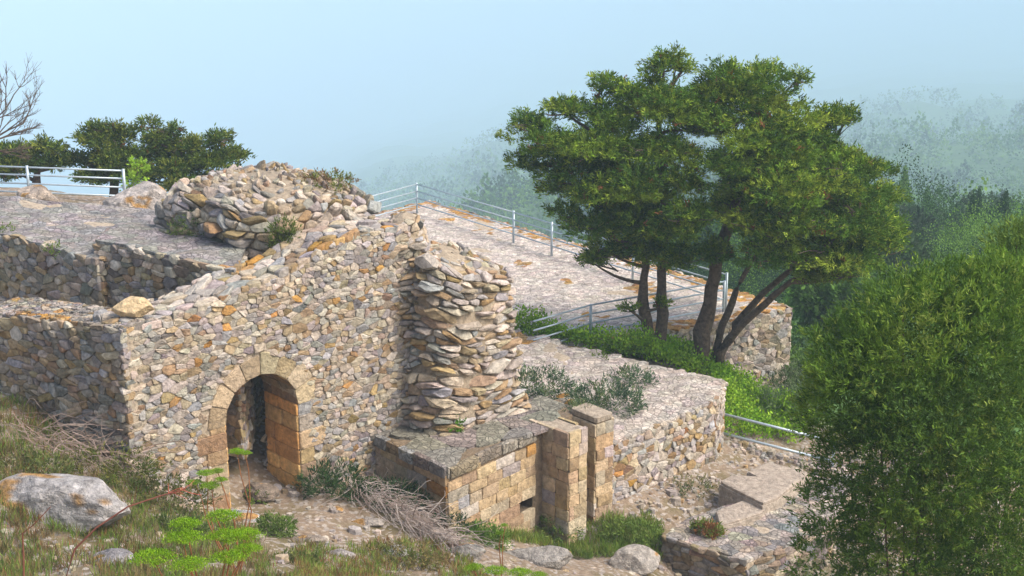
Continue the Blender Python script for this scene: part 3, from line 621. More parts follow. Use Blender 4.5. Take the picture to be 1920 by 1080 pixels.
# ------------------------------------------------------------------ rocks
def rock(name, c, size, seed, label, group=None, col=(.42, .40, .38), flat=.6, rot=0, mat_=None, ang=.35):
    rgk = random.Random(seed); import bmesh
    bm = bmesh.new(); bmesh.ops.create_icosphere(bm, subdivisions=4, radius=1)
    pl = []
    for _ in range(13):
        n = Vector((rgk.gauss(0, 1), rgk.gauss(0, 1), rgk.gauss(0, 1))).normalized(); pl.append((n, rgk.uniform(.62, .9)))
    for v in bm.verts:
        p = v.co.copy()
        for n, d in pl:
            e = p.dot(n) - d
            if e > 0: p -= n * e * .93
        p += v.co * (.07 * noise.noise(v.co * 2.4 + Vector((seed, 0, 0))) + .035 * noise.noise(v.co * 7 + Vector((0, seed, 0))))
        x, y = p.x * size[0], p.y * size[1]; v.co = Vector((x * math.cos(rot) - y * math.sin(rot), x * math.sin(rot) + y * math.cos(rot), p.z * size[2]))
    me = bpy.data.meshes.new(name); bm.to_mesh(me); bm.free()
    a = me.color_attributes.new('Col', 'FLOAT_COLOR', 'POINT'); arr = np.ones((len(me.vertices), 4), np.float32)
    for i, v in enumerate(me.vertices):
        k = noise.noise(v.co * 2.5 + Vector((seed, 3, 0))); c2 = np.array(col) if k < .3 or v.normal.z < .1 else np.array((.55, .32, .12))
        arr[i, :3] = c2
    a.data.foreach_set('color', arr.ravel()); o = link(name, me, mat_ or M_ROCK); o.location = tuple(map(float, c))
    return tag(o, label, 'rock', group)
rk = U(125, 965, 1.75); rock('boulder', (rk[0], rk[1], 1.93), (1.12, .6, .42), 3, 'big angular grey boulder with an ochre patch at lower left', col=(.54, .51, .50), rot=-.22)
rk = U(258, 400, 3.35); rock('boulder', (rk[0], rk[1], 3.55), (.75, .6, .5), 4, 'pale rounded boulder just right of the lookout railing post', col=(.58, .52, .48))
rk = U(70, 382, 3.4); rock('boulder', (rk[0], rk[1], 3.5), (.5, .5, .36), 5, 'rounded pinkish boulder below the lookout railing', col=(.56, .46, .38))
rk = U(175, 400, 3.4); rock('boulder', (rk[0], rk[1], 3.4), (.5, .4, .25), 6, 'flat tan rock between the two pale boulders behind the broad wall', col=(.55, .44, .34))
q = onplane(275, 588); pz = pa(q[0], q[1], -.4); rock('cap_stone', (pz[0], pz[1], pz[2] + .02), (.36, .22, .16), 7, 'rounded orange-tinged stone perched on the arched wall near its left corner', col=(.58, .44, .26), mat_=M_STONE)
rk = U(490, 925, .1); rock('doorway_stone', (rk[0], rk[1], .12), (.32, .28, .18), 8, 'smooth brown stone lying on the ground in the arched doorway', col=(.30, .24, .19))
rk = UY(462, 800, 26.6); rock('boulder', (rk[0], rk[1], 1.0), (1.1, .7, 1.3), 9, 'dark rock outcrop seen through the arched doorway', col=(.36, .35, .34))
for i, (px, py, z, s, lab, col) in enumerate([
    (455, 968, .35, (.38, .22, .14), 'speckled white-grey rock below the doorway, beside the green umbels', (.5, .5, .52)),
    (210, 1045, 1.85, (.28, .2, .16), 'grey rock at the foot of the big angular boulder', (.36, .34, .35)),
    (630, 955, .0, (.12, .1, .1), 'small pale stone below the green clump at the wall foot', (.55, .48, .44)),
    (690, 978, -.1, (.32, .12, .08), 'long flat slab below the twig heap', (.45, .40, .36)),
    (575, 1022, .2, (.35, .15, .09), 'flat brown slab on the earth left of centre at the bottom', (.36, .30, .25)),
    (632, 1048, .2, (.3, .16, .12), 'grey stacked stone at the bottom, right of the flat brown slab', (.42, .38, .37)),
    (875, 1035, -.35, (.33, .25, .16), 'rough grey block at the end of the twig heap', (.36, .34, .31)),
    (1000, 1060, -1.0, (.75, .3, .2), 'large sloping pale slab at the bottom in front of the pillars', (.40, .37, .34)),
    (1190, 1075, -1.65, (.5, .4, .3), 'broad pale rock left of the retaining wall', (.52, .47, .42)),
    (1555, 1005, -1.9, (.35, .2, .14), 'white rock under the edge of the big bush', (.6, .55, .52)),
    (740, 1040, -.05, (.24, .2, .14), 'lichen-grey stone half hidden in rusty grass', (.42, .41, .37))]):
    rk = U(px, py, z); rock('rock', (rk[0], rk[1], gz(rk[0], rk[1]) + s[2] * .35), s, 20 + i, lab, col=col)
# loose stones
rg = random.Random(77); B = MB()
for _ in range(1900):
    px, py = rg.uniform(-50, 1950), rg.uniform(840, 1100)
    if rg.random() < .45: px, py = rg.uniform(1200, 1700), rg.uniform(860, 1040)
    x, y = U(px, py, -.4)[:2]; z = gz(x, y); p = U(px, py, z); x, y = p[:2]; z = gz(x, y)
    s = rg.uniform(.02, .07) * (1.8 if rg.random() < .08 else 1); th = rg.uniform(0, 6.3); n = 6
    base = np.array([(math.cos(th + k * 1.047) * s * rg.uniform(.7, 1.4), math.sin(th + k * 1.047) * s * rg.uniform(.7, 1.2)) for k in range(n)])
    stone(B, base, lambda u, v, h: (x + u, y + v, z + h), rg, s * .6, .0, pick(rg, [(PINK, 4), (GREY, 3), (TAN, 1)]), .5, False)
tag(B.build('scattered_stones', M_STONE), 'scatter of small broken stones over the paths and slopes', 'stones', kind='stuff')

# ------------------------------------------------------------------ foliage
def unit(a): return a / (np.linalg.norm(a, axis=-1, keepdims=True) + 1e-9)
def leaf_quads(Pc, D, ln, wd, R_):
    """diamond leaves at Pc pointing along D"""
    n = len(Pc); S = unit(np.cross(D, unit(R_.normal(size=(n, 3))))); ln = np.asarray(ln).reshape(-1, 1) * np.ones((n, 1)); wd = np.asarray(wd).reshape(-1, 1) * np.ones((n, 1))
    return np.stack([Pc, Pc + D * ln * .5 + S * wd * .5, Pc + D * ln, Pc + D * ln * .5 - S * wd * .5], 1)
def cl(base, n, R_, var=.18, shift=(.02, .015, 0)):
    c = np.array(base)[None] * (1 + R_.uniform(-var, var, (n, 1))); return np.clip(c + R_.uniform(-1, 1, (n, 1)) * np.array(shift)[None], .004, .9)
def bush(name, blobs, n, ln, wd, cols, seed, label, cat='bush', group=None, mt=None, up=.3, tuft=8, spread=.5, stems=True, shell=.55, kind=None, parent=None):
    """blobs: (centre, (rx, ry, rz), weight); leaves grow in tufts near each blob's surface"""
    R_ = np.random.default_rng(seed); wts = np.array([b[2] for b in blobs], float); wts /= wts.sum(); nt_ = max(1, n // tuft)
    idx = R_.choice(len(blobs), nt_, p=wts); Cn = np.array([b[0] for b in blobs])[idx]; Rd = np.array([b[1] for b in blobs], float)[idx]
    d = unit(R_.normal(size=(nt_, 3))); rad_ = R_.uniform(0, 1, (nt_, 1)) ** (1 / 3.) * (1 - shell) + shell * R_.uniform(.75, 1.08, (nt_, 1)); rad_ = np.where(R_.random((nt_, 1)) < .07, R_.uniform(1.0, 1.3, (nt_, 1)), np.minimum(rad_, 1.08))
    Pt = Cn + d * Rd * rad_; Dt = unit(d + np.array((0, 0, up)) + R_.normal(size=(nt_, 3)) * .3)
    Pc = np.repeat(Pt, tuft, 0); Dc = np.repeat(Dt, tuft, 0); m = len(Pc)
    along = R_.uniform(0, 1, (m, 1)); Pc = Pc + Dc * along * ln * 1.6 + R_.normal(size=(m, 3)) * ln * .28; Dc = unit(Dc + R_.normal(size=(m, 3)) * spread)
    sel = np.array([int((.5 + .75 * nz(p, .9 / max(.25, float(np.max([b[1][0] for b in blobs]))), seed)) * len(cols)) for p in Pt]); sel = np.where(R_.random(nt_) < .45, R_.choice(len(cols), nt_), np.clip(sel, 0, len(cols) - 1))
    L_ = ln * R_.uniform(.6, 1.3, m); ci = np.repeat(sel, tuft); col = np.array(cols)[ci] * R_.uniform(.75, 1.25, (m, 1))
    Q = leaf_quads(Pc, Dc, L_, wd * R_.uniform(.7, 1.3, m), R_)
    if parent is None and stems:
        b0_ = blobs[0][0]; base = np.mean([b[0] for b in blobs], 0); zb = gz(base[0], base[1])
        t = empty(name, (base[0], base[1], zb), label, cat, group); quads_mesh('foliage', Q, col, mt or M_LEAF, t)
        B = MB(); rr = random.Random(seed)
        for b in blobs[:5]:
            c = np.array(b[0]); mid = (np.array((base[0], base[1], zb)) + c) / 2 + np.array((rr.uniform(-.1, .1), rr.uniform(-.1, .1), .05)) * b[1][0]
            tube(B, [(base[0], base[1], zb - .1), mid, c + np.array((0, 0, b[1][2] * .4))], .03 * max(.4, b[1][0]), .006, (.14, .10, .07), 5)
        B.build('stem', M_TWIG, t); return t
    if parent is not None: return quads_mesh('foliage', Q, col, mt or M_LEAF, parent)
    o = quads_mesh(name, Q, col, mt or M_LEAF); return tag(o, label, cat, group, kind)

def limb_pts(a, b, rr, sag=.1, n=6):
    a, b = np.array(a), np.array(b); L = np.linalg.norm(b - a); off = np.array([rr.uniform(-1, 1) for _ in range(3)]) * L * sag
    return [a + (b - a) * t + off * math.sin(math.pi * t) + np.array([rr.uniform(-1, 1) for _ in range(3)]) * L * .015 for t in np.linspace(0, 1, n)]
def pads_tree(name, trunks, pads, label, cat, seed, ntuft, tuft_len, cols, mt, grp=None, crowns=1, flat=.35, per=12, wd=.026):
    """trunks: list of (point list, r0, r1); pads: (centre, rx, rz); foliage in upswept sprays over each pad"""
    R_ = np.random.default_rng(seed); rr = random.Random(seed); t = empty(name, trunks[0][0][0], label, cat, grp)
    for pts, r0, r1 in trunks:
        B = MB(); P2 = []
        for a, b in zip(pts[:-1], pts[1:]):
            a, b = np.array(a), np.array(b)
            P2 += [a + (b - a) * k / 3 + np.array((rr.uniform(-1, 1), rr.uniform(-1, 1), 0)) * r0 * .18 for k in range(3)]
        P2.append(np.array(pts[-1])); P2[0] = np.array(pts[0]); tube(B, [P2[0] - np.array((0, 0, .25))] + P2, r0 * 1.2, r1, (1, 1, 1), 10, wob=.35); B.build('trunk', M_BARK, t, True)
    B = MB(); nodes = [np.array(p) for pts, _, _ in trunks for p in pts[1:]]; nodes += [lerp(np.array(pts[i]), np.array(pts[i + 1]), .5) for pts, _, _ in trunks for i in range(1, len(pts) - 1)]
    for c, rx, rz in pads:
        c = np.array(c); nd = min(nodes, key=lambda q: np.linalg.norm(q - c) + max(0, q[2] - c[2] + .2) * 3)
        tube(B, limb_pts(nd, c - np.array((0, 0, rz * .3)), rr, .12), .055, .018, (1, 1, 1), 6)
        for k in range(7):
            e = c + np.array((rr.uniform(-1, 1) * rx, rr.uniform(-1, 1) * rx, rr.uniform(-.3, .6) * rz)); tube(B, limb_pts(lerp(nd, c, rr.uniform(.5, 1)), e, rr, .12, 4), .02, .004, (1.5, 1.4, 1.3), 4)
    B.build('limbs', M_BARK, t)
    sub = []
    for c, rx, rz in pads:
        for _ in range(9):
            a = rr.uniform(0, 6.28); q = rx * rr.uniform(.1, .7); sub.append((np.array(c) + np.array((math.cos(a) * q, math.sin(a) * q, rz * rr.uniform(-.7, .8))), rx * rr.uniform(.3, .55), rz * rr.uniform(.5, .85)))
    pads = sub
    area = np.array([rx * rx for _, rx, _ in pads]); area = area / area.sum(); idx = R_.choice(len(pads), ntuft, p=area)
    Cn = np.array([p[0] for p in pads])[idx]; rx = np.array([p[1] for p in pads])[idx][:, None]; rz = np.array([p[2] for p in pads])[idx][:, None]
    d = unit(R_.normal(size=(ntuft, 3))); d[:, 2] = np.where(d[:, 2] < 0, d[:, 2] * flat, d[:, 2]); rad_ = R_.uniform(.45, 1.12, (ntuft, 1))
    rad_ = np.where(R_.random((ntuft, 1)) < .06, R_.uniform(.9, 1.45, (ntuft, 1)), rad_)
    Pt = Cn + d * np.concatenate([rx, rx, rz], 1) * rad_
    Dt = unit(d * np.array((1, 1, .4)) + np.array((0, 0, .35)) + R_.normal(size=(ntuft, 3)) * .25)
    Pc = np.repeat(Pt, per, 0); Dc = np.repeat(Dt, per, 0); m = len(Pc)
    Pc = Pc + Dc * R_.uniform(0, 1, (m, 1)) * tuft_len * 1.1 + R_.normal(size=(m, 3)) * tuft_len * .22; Dc = unit(Dc + R_.normal(size=(m, 3)) * .5)
    ci = R_.choice(len(cols), len(pads))[idx]; ci2 = np.where(R_.random(ntuft) < .35, R_.choice(len(cols), ntuft), ci)
    col = np.array(cols)[np.repeat(ci2, per)] * R_.uniform(.75, 1.25, (m, 1)) * np.repeat(R_.uniform(.6, 1.45, (ntuft, 1)), per, 0)
    br = np.repeat(R_.random(ntuft) < .012, per); col[br] = (.20, .09, .035)
    quads_mesh('crown', leaf_quads(Pc, Dc, tuft_len * R_.uniform(.5, 1.1, m), wd * R_.uniform(.7, 1.3, m), R_), col, mt, t)
    return t
# the big juniper group: seen as two trees, four trunks
JC = [(.125, .215, .022), (.18, .265, .028), (.085, .165, .02), (.24, .31, .035), (.06, .12, .018)]
def ppad(px, py, Y, rpx, hpx): c = UY(px, py, Y); s = Y * 1.09 / FPX; return (c, rpx * s * .92, hpx * s * .85)
Yt = 32.0
def tr(pxs, Y, r0, r1): return ([UY(x, y, Y + dy) for x, y, dy in pxs], r0, r1)
big = [tr([(1308, 695, 0), (1318, 620, 0), (1335, 540, 0), (1350, 470, .2), (1385, 350, .3), (1410, 220, .2)], 32, .21, .07),
       tr([(1335, 690, .2), (1355, 610, .3), (1380, 545, .5), (1410, 490, .6), (1470, 420, 1), (1540, 330, 1.2)], 32, .08, .035),
       tr([(1345, 680, .2), (1380, 610, .1), (1430, 550, 0), (1490, 500, -.4), (1560, 450, -.8), (1620, 420, -1)], 32, .09, .03),
       tr([(1350, 660, 0), (1395, 605, -.3), (1450, 555, -.6), (1520, 500, -1.2), (1600, 400, -1.5)], 32, .09, .04)]
bigpads = []
rgp = random.Random(91)
for (px, py, dy, rx, h) in [
    (1395, 160, 0, 75, 32), (1450, 190, .4, 70, 30), (1330, 175, .3, 60, 28), (1375, 230, -.6, 95, 38), (1470, 245, -.4, 85, 34), (1560, 225, .3, 45, 22), (1590, 215, .5, 22, 20), (1540, 262, .3, 60, 22),
    (1400, 290, -1.1, 80, 36), (1500, 310, -.9, 90, 36), (1590, 300, -.2, 60, 26), (1620, 320, .2, 55, 22), (1450, 350, -1.4, 100, 36), (1560, 365, -1.2, 95, 34), (1650, 372, -.3, 50, 22), (1350, 330, -1.2, 65, 34),
    (1500, 410, -1.7, 95, 36), (1600, 420, -1.3, 90, 34), (1655, 435, -.5, 50, 28), (1410, 420, -1.6, 75, 34), (1560, 470, -1.5, 90, 32), (1450, 470, -1.5, 75, 26), (1640, 470, -.9, 50, 28), (1600, 510, -1.0, 55, 24), (1520, 515, -1.1, 60, 22), (1500, 340, 1.0, 110, 50), (1400, 380, 1.0, 90, 60), (1580, 400, 1.0, 80, 60),
    (1340, 470, -.4, 45, 26), (1440, 130, .6, 30, 14), (1500, 150, .5, 26, 16), (1370, 130, .4, 24, 12)]:
    bigpads.append(ppad(px, py, Yt + dy, rx, h))
pads_tree('juniper_tree', big, bigpads, 'large spreading dark green juniper with several leaning trunks, right of the twin-trunked one', 'tree', 5, 17500, .115, JC, M_NEEDLE)
small = [tr([(1228, 668, 0), (1212, 600, 0), (1205, 560, 0), (1210, 500, 0), (1200, 420, .2), (1150, 320, .4), (1120, 250, .4)], 32.3, .13, .045),
         tr([(1232, 665, .1), (1242, 590, .1), (1240, 510, .1), (1250, 430, .1), (1240, 320, 0), (1235, 180, 0)], 32.3, .13, .045)]
sp = []
for (px, py, dy, rx, h) in [(1245, 118, 0, 38, 20), (1220, 150, 0, 26, 14), (1280, 130, .1, 26, 10), (1130, 158, .3, 30, 12), (1165, 170, .1, 45, 20), (1240, 200, -.2, 85, 34), (1150, 220, 0, 80, 34), (1060, 205, .4, 50, 24), (1000, 240, .5, 50, 28), (1040, 270, .2, 70, 34),
    (1130, 285, -.5, 90, 38), (1230, 280, -.9, 90, 36), (1300, 240, -.3, 60, 30), (990, 310, .4, 38, 22), (1040, 345, .1, 55, 32), (1110, 350, -.5, 80, 36), (1200, 350, -1.0, 90, 36), (1280, 330, -1.1, 60, 36), (1060, 410, 0, 42, 26), (1120, 430, -.3, 65, 32),
    (1200, 425, -.8, 75, 34), (1280, 430, -1.3, 55, 34), (1150, 475, 0, 50, 20), (1210, 470, -.2, 60, 26), (1270, 480, -.8, 50, 26), (1300, 410, -1.5, 60, 26), (1180, 360, 1, 110, 60), (1110, 300, 1, 90, 50), (1110, 487, 0, 26, 10), (1178, 578, -.4, 18, 6), (1240, 570, -.3, 16, 5)]:
    sp.append(ppad(px, py, Yt + .3 + dy, rx, h))
pads_tree('juniper_tree', small, sp, 'slimmer twin-trunked juniper whose crown reaches farthest left, beside the large one', 'tree', 6, 14000, .115, JC, M_NEEDLE)

# dark trees behind the lookout railing
DC = [(.08, .13, .025), (.12, .17, .025), (.05, .09, .02), (.17, .20, .03)]
def small_tree(px, lab, pads, trunkpx, seed, n=3600, Y=37):
    base = UY(trunkpx, 372, Y); top = UY(trunkpx + 10, min(p[1] for p in pads) + 30, Y)
    T = [([base - np.array((0, 0, .6)), lerp(base, top, .4) + np.array((.1, 0, 0)), top], .16, .05)]
    return pads_tree('juniper_tree', T, [ppad(x, y, Y + d, rx * .85, h * .75) for x, y, d, rx, h in pads], lab, 'tree', seed, int(n * .62), .14, DC, M_NEEDLE, per=10, wd=.035)
small_tree(0, 'broad dark juniper with forked flat sprays, rightmost behind the lookout railing', [(280, 235, 0, 20, 12), (295, 262, 0, 35, 16), (325, 250, 0, 22, 14), (350, 275, .1, 50, 16), (415, 262, .2, 32, 14), (425, 290, .2, 38, 14), (450, 296, .3, 20, 6), (390, 310, -.2, 55, 22), (320, 310, -.3, 60, 26), (280, 335, -.4, 45, 24), (350, 350, -.5, 60, 26), (400, 345, -.3, 42, 26), (440, 325, 0, 22, 12), (300, 285, .5, 55, 26), (265, 300, -.2, 25, 20)], 330, 61, 4200)
small_tree(0, 'middle dark juniper with two knobbly flat tops behind the lookout railing', [(182, 240, 0, 24, 11), (215, 243, 0, 18, 12), (190, 262, 0, 50, 13), (240, 252, .1, 32, 12), (160, 262, .1, 22, 8), (220, 285, -.2, 45, 18), (195, 305, -.2, 55, 22), (230, 325, -.3, 40, 22), (180, 335, -.2, 50, 18), (150, 300, 0, 24, 14)], 205, 62, 3000)
small_tree(0, 'low dark juniper with a pointed tuft behind the left end of the lookout railing', [(78, 268, 0, 20, 14), (60, 290, 0, 40, 14), (105, 285, 0, 25, 12), (30, 290, .2, 40, 16), (0, 290, .3, 40, 18), (-40, 280, .3, 40, 24), (100, 308, -.1, 40, 16), (40, 312, -.2, 55, 16), (0, 325, 0, 50, 18), (130, 300, 0, 22, 12)], 60, 63, 2800)
bush('bright_bush', [(UY(258, 320, 35.5), (.16, .16, .28), 1), (UY(250, 345, 35.5), (.14, .14, .2), 1)], 500, .1, .06, [(.25, .42, .03), (.32, .5, .05)], 64, 'small bright yellow-green shrub beside the railing post, against the dark juniper')
# bare tree at far left
rr = random.Random(4); Y = 34; t = empty('bare_tree', UY(-60, 372, Y), 'leafless tree whose fine bare branches enter at the upper left edge', 'tree')
B = MB(); root = UY(-60, 380, Y); fork = UY(-50, 270, Y); tube(B, [root - np.array((0, 0, .4)), lerp(root, fork, .5), fork], .12, .07, (1, 1, 1), 8); B.build('trunk', M_BARK, t)
B = MB()
def branch(p, d, L, r, lv):
    e = p + d * L; pts = limb_pts(p, e, rr, .07, 5); tube(B, pts, r, r * .45, (.9, .85, .85), 5)
    if lv:
        for k in range(5):
            q = pts[rr.choice((2, 3, 3, 4, 4))]; dd = d + np.array([rr.uniform(-.75, .75), rr.uniform(-.5, .5), rr.uniform(-.35, .75)]); branch(q, dd / np.linalg.norm(dd), L * rr.uniform(.42, .62), r * .5, lv - 1)
for tx, ty in ((20, 195), (35, 250), (20, 290), (60, 225), (-20, 200)):
    e = UY(tx, ty, Y + rr.uniform(-.5, .5)); d = e - fork; L = np.linalg.norm(d); branch(fork, d / L, L * .85, .035, 3)
B.build('branches', M_BARK, t)

# big olive-like bush at right, close to the viewer
OC = [(.07, .14, .025), (.10, .18, .035), (.095, .18, .025), (.14, .24, .03), (.20, .30, .04), (.23, .30, .055)]
def pb(px, py, Y, r, wt=1, sq=1): c = UY(px, py, Y); s = Y * 1.06 / FPX * r; return (c, (s, s, s * sq), wt)
Yb = 14.5
ob = [pb(1760, 690, Yb, 175, 4), pb(1880, 650, Yb + .3, 130, 2.5), pb(1690, 620, Yb + .2, 105, 1.6), pb(1640, 720, Yb - .1, 120, 2), pb(1570, 770, Yb + .2, 70, .7), pb(1590, 670, Yb + .2, 72, .8), pb(1900, 800, Yb - .3, 160, 3), pb(1740, 840, Yb - .4, 150, 2.4), pb(1630, 880, Yb, 105, 1.3), pb(1840, 980, Yb - .2, 150, 2.2), pb(1690, 990, Yb - .2, 120, 1.3), pb(1575, 955, Yb, 75, .45), pb(1950, 950, Yb, 150, 1.5), pb(1780, 560, Yb + .4, 70, .8), pb(1870, 560, Yb + .4, 80, 1), pb(1700, 1080, Yb, 140, 1.6), pb(1860, 1100, Yb, 140, 2), pb(1560, 1060, Yb, 80, .5), pb(1780, 1010, Yb + .5, 160, 1.6)]
bush('olive_bush', ob, 160000, .068, .015, OC, 71, 'huge dense olive-green bush filling the lower right corner', mt=M_LEAF, up=.6, tuft=12, spread=.55, shell=.6)
bush('olive_bush', [pb(1905, 475, 17, 48, 1), pb(1955, 500, 17, 70, 1.5), pb(1880, 520, 17, 30, .5), pb(1960, 640, 17, 100, 2), pb(1980, 800, 17, 130, 2)], 13000, .09, .02, [(.13, .20, .035), (.10, .17, .03), (.17, .25, .04)], 72, 'lighter bush top rising above the huge one at the right edge', up=.8, tuft=10)

# shrubs on and around the walls
SG = [(.08, .14, .07), (.10, .17, .085), (.06, .11, .06), (.13, .18, .07)]
def shrub(px, py, z, w_, h_, cols, seed, label, n=1500, ln=.1, wd=.02, up=.8, cat='shrub', name='shrub', group=None, blobs=None, tuft=10):
    c = U(px, py, z); bl = [((c[0], c[1], z + h_ * .45), (w_, w_ * .8, h_ * .6), 2), ((c[0] - w_ * .6, c[1] + .1, z + h_ * .3), (w_ * .6, w_ * .5, h_ * .45), 1), ((c[0] + w_ * .6, c[1] - .05, z + h_ * .3), (w_ * .6, w_ * .5, h_ * .45), 1)]
    R_ = np.random.default_rng(seed); t = empty(name, (c[0], c[1], z), label, cat, group)
    bush('foliage', bl, n, ln, wd, cols, seed, None, up=up, tuft=tuft, parent=t, spread=.5)
    return t
shrub(1010, 745, zM, .55, .5, SG, 81, 'leftmost grey-green shrub on the stony top of the middle building', 2600)
shrub(1135, 770, zM, .6, .5, SG, 82, 'largest grey-green shrub behind the ashlar pillars', 3000)
shrub(1188, 722, zM, .3, .28, SG, 83, 'small grey-green shrub on the middle building, farthest right of the three', 900)
shrub(1082, 790, .35, .3, .25, [(.12, .17, .07), (.16, .2, .08)], 89, 'low pale shrub just behind the ledge capping', 700)
shrub(1125, 672, zM, .14, .1, [(.14, .2, .04)], 84, 'tiny green tuft on the bare top of the middle building', 200, ln=.05)
shrub(848, 806, .65, .14, .2, [(.10, .24, .02), (.14, .3, .03)], 85, 'small bright green weed at the foot of the rough stump', 260, ln=.07, wd=.04)
vz = UY(533, 462, 23.5)[2]; shrub(533, 462, vz - .2, .24, .4, [(.10, .15, .03), (.13, .17, .04)], 86, 'bushy green plant growing from the broken vault face', 1400, ln=.08)
c = UY(615, 352, 25.9)
shrub(615, 352, c[2] - .02, .42, .22, [(.14, .18, .03), (.18, .2, .05), (.22, .14, .07)], 87, 'grassy tuft on the crown of the vault mound', 1300, ln=.07)
shrub(358, 440, 4.0, .28, .28, [(.10, .15, .04), (.12, .17, .05)], 88, 'weeds where the broken vault meets the raised ledge', 700, ln=.07)
sA = onplane(620, 925); shrub(625, 925, 0, .5, .42, [(.035, .075, .025), (.05, .10, .03)], 90, 'dark green clump against the wall right of the doorway', 2400, ln=.09)
shrub(725, 945, -.2, .6, .3, [(.035, .075, .03), (.05, .10, .03)], 91, 'dark green clump beneath the twig heap', 2400, ln=.09)
shrub(845, 1000, -.5, .25, .3, [(.04, .08, .03)], 92, 'dark green clump at the lower corner of the ashlar ledge', 700, ln=.08)
shrub(200, 900, 1.45, .7, .4, [(.12, .14, .03), (.15, .15, .04), (.09, .12, .03)], 93, 'olive-green low shrub behind the big boulder at the wall foot', 2600, ln=.08)
shrub(320, 945, 1.2, .5, .3, [(.10, .12, .035), (.13, .13, .04)], 94, 'olive-green low shrub right of the big boulder', 1700, ln=.07)
shrub(1290, 925, -1.5, .5, .18, [(.14, .15, .05), (.1, .14, .05)], 95, 'dry green growth at the foot of the middle building', 1000, ln=.09)
shrub(1470, 800, -1.7, .7, .75, [(.13, .19, .08), (.16, .22, .1), (.09, .15, .06)], 96, 'feathery grey-green shrub behind the two-tube railing', 3000, ln=.16, wd=.015, up=1.6)
shrub(1495, 745, -2.2, .5, .7, [(.12, .16, .08), (.10, .14, .07)], 97, 'greyish shrub at the foot of the terrace corner', 2200, ln=.12)
# bright ground cover between the buildings
GC = [(.20, .38, .022), (.26, .44, .03), (.14, .29, .02), (.31, .48, .035)]
def cover(name, pts, n, ln, wd, cols, seed, label, h=.35, cat='ground cover', up=.8, flat=False):
    """leafy stuff scattered over the ground inside a polygon given as (px, py, z) corners"""
    R_ = np.random.default_rng(seed); poly = [U(*p)[:2] for p in pts]; lo, hi = np.min(poly, 0), np.max(poly, 0); nc = n // 14; C_ = []
    while len(C_) < nc:
        q = R_.uniform(lo, hi)
        if inside(poly, *q): C_.append(q)
    C_ = np.array(C_); zz = ground_z(C_[:, 0], C_[:, 1]); hv = np.array([.5 + 1.1 * max(0, .5 + nz((x, y, 0), 1.1, seed)) for x, y in C_]); z = zz + h * hv * R_.uniform(.05, 1, nc) ** .6
    P = np.repeat(np.column_stack([C_, z]), 14, 0); P += R_.normal(size=P.shape) * (.09, .09, .05); D = unit(R_.normal(size=P.shape) * .7 + (0, 0, up))
    ci = np.repeat(R_.choice(len(cols), nc), 14); col = np.array(cols)[ci] * R_.uniform(.75, 1.25, (len(P), 1))
    return tag(quads_mesh(name, leaf_quads(P, D, ln * R_.uniform(.6, 1.3, len(P)), wd, R_), col, M_LEAF), label, cat, kind='stuff')
cover('leafy_ground_cover', [(940, 640, -.4), (960, 595, -.4), (1140, 610, -.4), (1300, 640, -.6), (1350, 690, -.9), (1480, 750, -1.6), (1530, 830, -1.8), (1340, 850, -1.6), (1340, 740, -1.2), (1160, 690, -.6)], 36000, .075, .05, GC, 101, 'bright green leafy cover behind the middle building and around the tree trunks', h=.5)
cover('leafy_ground_cover', [(1480, 620, -4), (1900, 560, -6), (1800, 470, -9), (1520, 520, -9), (1470, 560, -6)], 20000, .22, .12, [(.09, .20, .02), (.13, .26, .03), (.07, .15, .02)], 102, 'green shrubby slope beyond the corner of the terrace', h=1.3)
cover('leafy_ground_cover', [(1470, 760, -2.4), (1640, 730, -3), (1700, 600, -4), (1480, 620, -3.6)], 12000, .13, .07, [(.09, .17, .03), (.12, .21, .035), (.07, .13, .03)], 103, 'mid green cover on the bank right of the terrace wall', h=.7)

def grass(name, pts, n, ln, cols, seed, label, kind='stuff', wd=.012, clump=16, lean=.35, zref=None):
    R_ = np.random.default_rng(seed); poly = [U(*p)[:2] for p in pts]; lo, hi = np.min(poly, 0), np.max(poly, 0); nc = max(1, n // clump); C_ = []
    while len(C_) < nc:
        q = R_.uniform(lo, hi)
        if inside(poly, *q) and nz((q[0], q[1], 0), .9, seed) > -.25 + R_.uniform(-.2, .2): C_.append(q)
    C_ = np.array(C_); P = np.repeat(C_, clump, 0) + R_.normal(size=(nc * clump, 2)) * .05; z = ground_z(P[:, 0], P[:, 1]) - .01
    P = np.column_stack([P, z]); D = unit(R_.normal(size=P.shape) * lean + (0, 0, 1)); ci = np.repeat(R_.choice(len(cols), nc), clump); col = np.array(cols)[ci] * R_.uniform(.7, 1.3, (len(P), 1))
    return tag(quads_mesh(name, leaf_quads(P, D, ln * R_.uniform(.4, 1.2, len(P)), wd, R_), col, M_LEAF), label, 'grass', kind=kind)
DRY = [(.30, .23, .10), (.24, .17, .08), (.17, .17, .06), (.26, .14, .06)]
GRN = [(.16, .26, .04), (.21, .30, .05), (.12, .20, .04), (.25, .24, .07)]
grass('dry_grass', [(-200, 1500, 1.8), (-40, 760, 2.0), (60, 740, 2), (240, 880, 1.3), (400, 940, .8), (480, 1000, .5), (600, 1500, .7)], 40000, .2, DRY + GRN + GRN[:1] + [(.12, .11, .04), (.20, .17, .08)], 111, 'dry brown and green grass on the slope around the big boulder')
grass('mixed_grass', [(500, 1500, .4), (560, 1030, .2), (640, 1030, .1), (720, 1005, -.1), (860, 1020, -.4), (1100, 1400, -.6)], 30000, .15, [DRY[0], DRY[3], GRN[0], GRN[1], GRN[3]], 112, 'rusty and green grass along the bottom below the twig heap')
